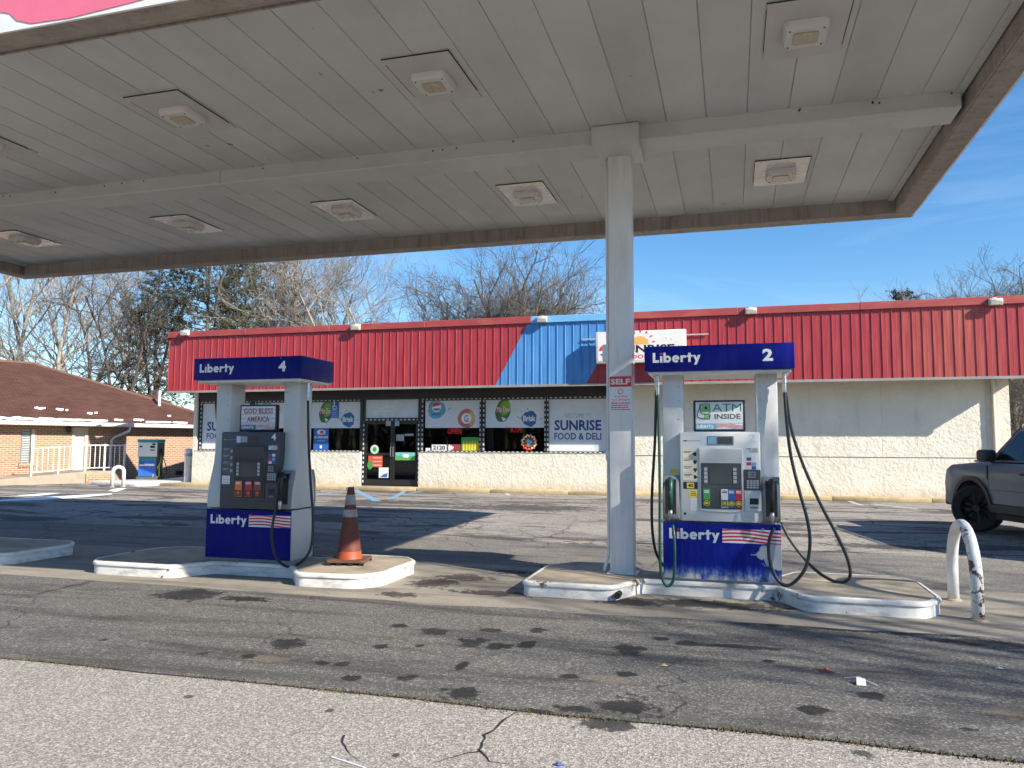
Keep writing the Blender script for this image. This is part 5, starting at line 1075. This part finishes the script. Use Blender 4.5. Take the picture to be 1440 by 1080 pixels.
# ================================================================== PARKED SUV
def car():
    hd_ = R(107); wp = Vector((3.98,14.95)); fx, fy = 1.36, .83; c, s = math.cos(hd_), math.sin(hd_)
    loc = (wp.x-(c*fx-s*fy), wp.y-(s*fx+c*fy), .165)
    t = thing('parked_suv','grey blue boxy SUV with black wheels parked at the right edge','car',loc,hd_)
    t.rotation_euler.z = hd_
    PA = M('car_grey_paint',(.14,.168,.185),.2,.0,var=.01,scale=.5); BK = M('car_black_plastic',(.018,.018,.02),.5); TY = M('tyre',(.014,.014,.015),.75,var=.2); RM = M('black_rim',(.03,.03,.032),.3,.6); CG = None
    m, nt, b_ = nodes('car_glass'); b_.inputs['Base Color'].default_value = (.01,.012,.013,1); b_.inputs['Roughness'].default_value = .05; CG = m
    fxw, rxw, wr = 1.36, -1.36, .4
    def arc(cx, r, a0, a1, n=12): return [(cx+r*math.cos(R(a0+(a1-a0)*i/n)), wr+r*math.sin(R(a0+(a1-a0)*i/n))) for i in range(n+1)]
    side = [(-2.2,.5),(-2.22,.95),(-2.18,1.18),(.86,1.18),(1.0,1.2),(1.95,1.13),(2.12,1.05),(2.18,.8),(2.16,.5),(2.05,.42)]
    low = arc(fxw,.47,-4,184)+arc(rxw,.47,-4,184)
    b = MB(); b.prism(side+low+[(-2.05,.42)],-.9,.9,'y'); o = b.build('body',PA,t,bevel=.05,seg=3)
    # hood crease, cabin
    b = MB(); b.v = []
    def sect(x, z, w): b.v.append((x,-w,z)); b.v.append((x,w,z))
    P = [(.98,1.19,.84),(.42,1.74,.66),(.2,1.8,.64),(-1.95,1.8,.64),(-2.1,1.72,.66),(-2.17,1.19,.84)]
    for p in P: sect(*p)
    n = len(P); b.f = [tuple(2*i for i in range(n)),tuple(2*i+1 for i in reversed(range(n)))]+[(2*i,2*((i+1)%n),2*((i+1)%n)+1,2*i+1) for i in range(n)]
    b.build('cabin',PA,t,bevel=.03,seg=2)
    def yw(z): return .84-(z-1.19)*(.84-.64)/(1.8-1.19)
    for s_ in (-1,1):
        for nm,Q in (('front_side_window',[(.86,1.23),(.38,1.69),(-.18,1.71),(-.18,1.23)]),('rear_side_window',[(-.26,1.23),(-.26,1.71),(-1.15,1.71),(-1.15,1.23)]),('quarter_window',[(-1.25,1.25),(-1.25,1.7),(-1.9,1.68),(-2.0,1.25)])):
            b = MB(); b.poly([(x,s_*(yw(z)+.012),z) for x,z in Q]); k = len(b.v); b.poly([(x,s_*(yw(z)-.02),z) for x,z in Q]); b.f += [(i,(i+1)%4,k+(i+1)%4,k+i) for i in range(4)]; b.build(nm,CG,t)
        for cxw in (fxw,rxw):
            q = MB(); a1 = arc(cxw,.475,2,178,16); a2 = arc(cxw,.545,-2,182,16); 
            q.prism(a2+a1[::-1],min(s_*.88,s_*.925),max(s_*.88,s_*.925),'y'); q.build('wheel_arch_trim',BK,t)
        b = MB(); b.box(-.86,.86,min(s_*.86,s_*.93),max(s_*.86,s_*.93),.36,.52); b.build('sill_cladding',BK,t,bevel=.02,seg=1)
        b = MB()
        for x in (.9,-.22,-1.2): b.box(x-.005,x+.005,min(s_*.9,s_*.9025),max(s_*.9,s_*.9025),.54,1.16)
        b.box(-1.2,.9,min(s_*.9,s_*.9025),max(s_*.9,s_*.9025),.735,.743); b.build('door_gaps',BK,t)
        for x in (-.02,-1.05): b = MB(); b.box(x-.11,x+.11,min(s_*.9,s_*.935),max(s_*.9,s_*.935),1.0,1.035); b.build('door_handle',BK,t,bevel=.01,seg=1)
        b = MB(); b.box(.66,.92,min(s_*.88,s_*1.09),max(s_*.88,s_*1.09),1.2,1.4); b.build('mirror',BK,t,bevel=.05,seg=2)
        b = MB(); b.box(.9,.935,min(s_*.9,s_*.91),max(s_*.9,s_*.91),.92,1.14); b.build('fender_vent',BK,t)
        b = MB(); b.tube([(.2,s_*.6,1.8),(.1,s_*.6,1.87),(-1.8,s_*.6,1.87),(-1.9,s_*.6,1.8)],.02,8); b.build('roof_rail',BK,t,smooth=True)
        for k in (.6,.9): pass
        b = MB(); b.box(2.13,2.19,min(s_*.5,s_*.8),max(s_*.5,s_*.8),.82,1.0); b.build('headlight',M('headlight_glass',(.6,.62,.62),.1),t,bevel=.02,seg=1)
        b = MB(); b.box(-2.24,-2.19,min(s_*.62,s_*.82),max(s_*.62,s_*.82),.85,1.15); b.build('tail_light',M('tail_red',(.4,.01,.01),.2),t,bevel=.01,seg=1)
    b = MB(); b.poly([(.97,-.78,1.225),(.97,.78,1.225),(.44,.62,1.735),(.44,-.62,1.735)]); b.build('windscreen',CG,t).location += Vector((.022,0,.02))
    b = MB(); b.box(2.15,2.2,-.5,.5,.8,1.0); b.build('grille',BK,t); b = MB(); b.box(2.05,2.24,-.86,.86,.4,.62); b.build('front_bumper',BK,t,bevel=.04,seg=2); b = MB(); b.box(-2.28,-2.1,-.86,.86,.42,.62); b.build('rear_bumper',BK,t,bevel=.04,seg=2)
    b = MB(); b.box(-2.0,2.0,-.7,.7,.24,.5); b.build('underbody',BK,t)
    b = MB(); b.box(.9,1.9,-.52,.52,1.17,1.215); b.build('bonnet_bulge',PA,t,bevel=.03,seg=2)
    for x in (fxw,rxw):
        for s_ in (-1,1):
            w = MB(); P = []
            for r,y in ((.25,-.11),(.36,-.115),(.395,-.09),(.4,-.05),(.4,.05),(.395,.09),(.36,.115),(.25,.11)): P.append((r,y))
            n = 32; w.v = [(r*math.cos(2*math.pi*a/n)+x,s_*.8+y,r*math.sin(2*math.pi*a/n)+wr) for r,y in P for a in range(n)]
            for i in range(len(P)-1):
                for a in range(n): c_ = (a+1)%n; w.f.append((i*n+a,i*n+c_,(i+1)*n+c_,(i+1)*n+a))
            wo2 = w.build('wheel',TY,t,smooth='auto'); WL = wo2.location.copy(); wo2.rotation_euler.z = R(38) if x > 0 else 0
            b = MB(); yo = s_*.8+s_*.07
            b.tube([(x,yo-s_*.1,wr),(x,yo-s_*.06,wr)],.25,24); b.tube([(x,yo,wr),(x,yo+s_*.02,wr)],.06,12)
            for k in range(10): a = 2*math.pi*k/10; b.tube([(x+.05*math.cos(a),yo,wr+.05*math.sin(a)),(x+.24*math.cos(a+.12),yo+s_*.015,wr+.24*math.sin(a+.12))],.018,5)
            b.build('rim',RM,wo2).location -= WL
            b = MB(); k0 = 0; b.ring(x,wr,.262,.235,yo+s_*.02); b.build('rim_edge',RM,wo2).location -= WL
car()

# ================================================================== TREES
def branch(b, P, r0, r1, n): b.tube(P, [r0+(r1-r0)*i/(len(P)-1) for i in range(len(P))], n, cap=False)
def bare_tree(seed, h, spread=.55, up=.35, levels=4, dens=1., r=.2, forks=1):
    rr = random.Random(seed); tr, cr = MB(), MB()
    def grow(p, d, L, rad, lev):
        segs = (9,7,5,3,2)[lev]; P = [p]; q = p.copy(); dd = d.copy()
        for i in range(segs):
            dd = (dd+Vector((rr.gauss(0,1),rr.gauss(0,1),rr.gauss(0,1)))*(.09,.16,.22,.25,.25)[lev]+Vector((0,0,up*(.12,.14,.12,.1,.05)[lev]))).normalized(); q = q+dd*(L/segs); P.append(q.copy())
        branch(tr if lev < 2 else cr, P, rad, max(.006,rad*(.35,.3,.3,.4,.5)[lev]), (7,5,4,3,3)[lev])
        if lev >= levels: return
        nb = int((10,7,6,5,0)[lev]*dens*rr.uniform(.8,1.2))
        for k in range(nb):
            f = (.28+.72*(k+rr.random())/nb) if lev == 0 else (.2+.8*(k+rr.random())/nb); x = f*segs; i = min(int(x),segs-1); s = P[i].lerp(P[i+1],x-i); ax = (P[i+1]-P[i]).normalized()
            o = ax.orthogonal().normalized(); o.rotate(Matrix.Rotation(rr.uniform(0,6.283),3,ax)); sp = spread*rr.uniform(.7,1.3)*(1.15 if lev == 0 else 1)
            nd = (ax*math.cos(sp)+o*math.sin(sp)).normalized(); grow(s, nd, L*rr.uniform(.38,.62)*(1.05-.45*f if lev == 0 else 1), rad*(.5-.25*f if lev == 0 else .5)*rr.uniform(.8,1.1), lev+1)
    if forks == 1: grow(Vector((0,0,-.2)), Vector((rr.gauss(0,.05),rr.gauss(0,.05),1)).normalized(), h, r, 0)
    else:
        for k in range(forks): a = 6.28*k/forks+rr.uniform(-.4,.4); grow(Vector((math.cos(a)*r*.6,math.sin(a)*r*.6,-.2)), Vector((math.cos(a)*.22,math.sin(a)*.22,1)).normalized(), h*rr.uniform(.8,1), r*.7, 0)
    return tr, cr
BARK = [M('bark_grey_tan',(.2,.18,.155),.9,var=.3,scale=2),M('bark_brown',(.13,.112,.092),.9,var=.3,scale=2),M('bark_pale',(.3,.275,.24),.9,var=.25,scale=2),M('bark_dark',(.07,.055,.045),.9,var=.3,scale=2)]
TM = []
for i,(sd,h,sp,up,dn,fk) in enumerate(((1,12,.6,.3,.9,1),(2,13,.45,.55,.9,1),(3,11,.62,.3,.82,2),(4,14,.5,.4,.9,1),(5,10,.6,.45,1.,3))):
    a, c = bare_tree(sd,h,sp,up,4,dn,.19,fk); TM.append((h,[a.mesh('trunk',None,smooth=True,recalc=False),c.mesh('crown',None,smooth=True,recalc=False)]))
def put_tree(kind, X, Y, h, bark, label, rz, group='bare trees behind the store and house'):
    h0, (tm, cm) = TM[kind]; t = thing('bare_tree',label,'tree',(X,Y,g(30)-.05),rz,group); s = h/h0
    for me, nm in ((tm,'trunk'),(cm,'crown')):
        o = inst(nm, me, (0,0,0), t, 0, (s,s,s))
        if not me.materials: me.materials.append(bark)
        if me.materials[0] != bark: o.material_slots[0].link = 'OBJECT'; o.material_slots[0].material = bark
    return t
def gx(px, Y): return ony(px,600,Y).x
# (pixel column, distance Y, height, mesh, bark)
TL_ = [(8,38,13,1,2),(38,44,14,1,0),(70,37,12,0,2),(100,46,14,1,2),(138,40,12,2,1),(165,38,11.5,2,3),(190,48,14,1,0),(212,42,12.5,2,3),(310,43,13.5,3,1),(352,47,14,1,2),(390,42,12,0,1),(420,47,13,1,2),(452,50,13,1,0),(487,45,12,1,2),(520,48,12.6,1,0),(552,44,11,1,2),(612,47,9.4,0,1),(665,46,12,2,1),(718,44,12.8,2,1),(735,47,12.2,0,1),(775,46,11.8,2,1),(812,47,8.6,0,1),(690,45,11,4,1),(640,47,10,4,1),(756,45,10.8,4,1),(800,48,10,4,1),(1308,60,10.6,0,0),(1350,56,10.4,4,1),(1382,52,10.4,4,1),(1412,50,9.8,4,0),(1440,47,9.8,4,1),(1465,50,10.2,2,1),(1432,38,5,4,1),(118,54,15,1,2),(50,52,14.5,1,2)]
rt = random.Random(4)
kinds = ('spreading','slender','forked','straight','bushy'); barks = ('tan','brown','pale','dark')
zones = ((235,'behind the brick house'),(440,"behind the store's left end"),(600,'above the roof left of the blue band'),(850,'in the cluster above the blue band'),(9999,"beyond the store's right end"))
ordn = ('first','second','third','fourth','fifth','sixth','seventh','eighth','ninth','tenth','eleventh','twelfth','thirteenth','fourteenth','fifteenth','sixteenth','seventeenth','eighteenth')
zone = lambda px: next(i for i,z in enumerate(zones) if px < z[0])
TL_.sort()
for i,(px,Y,h,k,bk) in enumerate(TL_):
    nth = ordn[sum(1 for q in TL_[:i] if zone(q[0]) == zone(px))]
    put_tree(k, gx(px,Y), Y, h, BARK[bk], f'{kinds[k]} {barks[bk]} bare tree {zones[zone(px)][1]}, {nth} from left', rt.uniform(0,6.3))
# trees on the street side whose branches shade the drive
t = put_tree(0, 15.5, 1.0, 12, BARK[1], 'bare street tree outside the picture to the right of the drive', 1.0, 'street trees beside the camera')
t = put_tree(2, 19, 1.8, 10, BARK[1], 'broad bare street tree outside the picture beyond the first one', 2.0, 'street trees beside the camera')
# pines
NEED = M('pine_needles',(.04,.045,.022),.8,var=.45,scale=1.5); NEEB = M('pine_needles_brown',(.1,.06,.03),.85,var=.4,scale=1.5)
def pine(seed, h, low):
    rr = random.Random(seed); tr, cr = MB(), MB(); branch(tr,[(0,0,-.2),(.1,0,h*.3),(0,.1,h*.6),(.05,.05,h)],.2,.04,8)
    nb = int(h*4.2)
    for k in range(nb):
        f = low+(1-low)*k/nb; z = h*f; a = k*2.4+rr.uniform(-.4,.4); L = h*.3*(1.15-f)*rr.uniform(.7,1.2)+.3; d = Vector((math.cos(a),math.sin(a),.15+.35*f)); P = [Vector((0,0,z))+d*L*t_+Vector((0,0,-.12*L*t_*t_+.1*rr.random())) for t_ in (0,.33,.66,1)]; branch(tr,P,.05*(1.2-f),.012,4)
        for m in range(int(11+L*11)):
            t_ = rr.uniform(.3,1.05); c = P[0].lerp(P[3],t_)+Vector((rr.gauss(0,.22),rr.gauss(0,.22),rr.gauss(0,.13)))*(.6+.25*L)
            for q in range(7):
                v = Vector((rr.gauss(0,1),rr.gauss(0,1),rr.gauss(.4,.8))).normalized()*rr.uniform(.16,.3); w = v.orthogonal().normalized()*.016; cr.poly([c-w*1.9,c+w*1.9,c+v*1.15])
    return tr.mesh('trunk',BARK[1],smooth=True,recalc=False), cr
PM = []
for sd,h,lo in ((1,18,.42),(2,15,.3)): a, c = pine(sd,h,lo); PM.append((h,a,c))
for i,(px,Y,h,k,mat,lab) in enumerate(((285,41,18,0,NEED,'tall dark green pine behind the left end of the store roof'),(215,50,15,1,NEED,'dark pine between the house roof and the red fascia'),(395,52,16,0,NEEB,'brownish pine just right of the tall green pine'),(340,56,17,1,NEED,'pine standing between the two taller pines'),(1279,75,15.2,1,NEED,'small far conifer tip above the right part of the store roof'))):
    h0, tm, cm = PM[k]; t = thing('pine_tree',lab,'tree',(gx(px,Y),Y,.1),i*1.3,'pines behind the store'); s = h/h0; inst('trunk',tm,(0,0,0),t,0,(s,s,s)); inst('crown',cm.mesh('crown',mat,recalc=False),(0,0,0),t,0,(s,s,s))
# brushwood reading as one mass behind house and store
b = MB(); rr = random.Random(31)
def brush(x0,x1,y0,y1,n,hm):
    for i in range(n):
        X = rr.uniform(x0,x1); Y = rr.uniform(y0,y1); h = rr.uniform(.4,1)*hm; p = Vector((X,Y,.1)); d = Vector((rr.gauss(0,.35),rr.gauss(0,.35),1)).normalized()
        P = [p,p+d*h*.5+Vector((rr.gauss(0,.1),rr.gauss(0,.1),0)),p+d*h]; branch(b,P,.022,.006,3)
        for k in range(5):
            s = P[1].lerp(P[2],rr.random()); b.tube([s,s+Vector((rr.gauss(0,.5),rr.gauss(0,.5),rr.uniform(.1,.8)))*h*.3],[.01,.005],3,cap=False)
brush(-62,-19,44,56,1300,5); brush(-19,4,48,56,700,4.5); brush(8,30,38,60,900,5)
tag(b.build('brushwood',M('brush_brown',(.12,.09,.06),.9,var=.35,scale=1),recalc=False,centre=False),'tangled brown brushwood filling the gaps under the trees','brushwood',kind='stuff')

# unseen woods added across the street to darken the shop glass reflections
b = MB()
for i in range(1500):
    X = rr.uniform(-90,90); Y = -52-rr.uniform(0,14); h = rr.uniform(5,11); a = rr.uniform(0,6.3); P = [Vector((X,Y,-.1)),Vector((X+rr.gauss(0,.6),Y,h*.5)),Vector((X+rr.gauss(0,1.2),Y,h))]; branch(b,P,.16,.04,3)
    for k in range(6): q = P[1].lerp(P[2],rr.uniform(-.6,1)); b.tube([q,q+Vector((rr.gauss(0,1.4),rr.gauss(0,1),rr.uniform(.4,2.2)))],[.07,.03],3,cap=False)
tag(b.build('added_far_woods',M('added_far_woods_bark',(.09,.075,.06),.9,var=.3,scale=.5),recalc=False,centre=False),'unseen bare woods added behind the viewer to darken the shop glass','woods',kind='stuff')
# ================================================================== SMALL LITTER
p = onz(1210,962,.0); t = thing('paper_scrap','crumpled white paper tag lying on the asphalt','litter',(p.x,p.y,0)); PAP = M('litter_paper',(.7,.7,.68),.7)
b = MB(); b.v = [(-.03,-.05,.004),(.03,-.045,.004),(.035,.02,.03),(-.02,.03,.035),(-.03,-.05,.007),(.03,-.045,.007),(.035,.02,.033),(-.02,.03,.038)]; b.f = [(0,1,2,3),(7,6,5,4),(0,1,5,4),(1,2,6,5),(2,3,7,6),(3,0,4,7)]; b.build('tag',PAP,t)
b = MB(); b.tube([(-.09,.1,.006),(.0,.06,.03),(.1,-.02,.006)],.004,6); b.build('stick',PAP,t)
p = onz(492,1073,0); b = MB(); b.tube([(p.x-.12,p.y+.03,.005),(p.x+.1,p.y-.04,.005)],.005,6); tag(b.build('drinking_straw',PAP),'white drinking straw at the bottom edge of the drive','straw')
for (px,py,c,l) in ((933,937,(.5,.35,.12),'small yellow dead leaf on the asphalt lane'),(1162,942,(.2,.04,.03),'dark red scrap on the asphalt lane'),(785,1077,(.05,.08,.3),'blue scrap at the bottom edge of the drive'),(1405,941,(.5,.5,.5),'pale scrap near the right edge of the lane')):
    p = onz(px,py,0); b = MB(); b.v = [(p.x-.03,p.y,.003),(p.x,p.y-.012,.006),(p.x+.035,p.y+.005,.004),(p.x+.005,p.y+.02,.012),(p.x,p.y+.004,.02)]; b.f = [(0,1,4),(1,2,4),(2,3,4),(3,0,4),(3,2,1,0)]; tag(b.build('litter_scrap',M('scrap_%d'%px,c,.7)),l,'litter')
# fill cap stand between the islands
p = onz(770,812,0); t = thing('pipe_stub','small dark metal pipe stub on the concrete between the islands','pipe',(p.x,p.y,0)); b = MB(); b.lathe([(.06,0),(.06,.012),(.022,.014),(.022,.07),(.03,.075),(.03,.1)],n=12); b.build('stub',M('rusty_iron',(.06,.035,.025),.8),t,smooth='auto'); b = MB(); b.tube([(0,0,.09),(-.03,-.02,.12),(-.08,-.02,.13)],.012,8); b.build('spout',M('rusty_iron',(.06,.035,.025),.8),t,smooth=True)
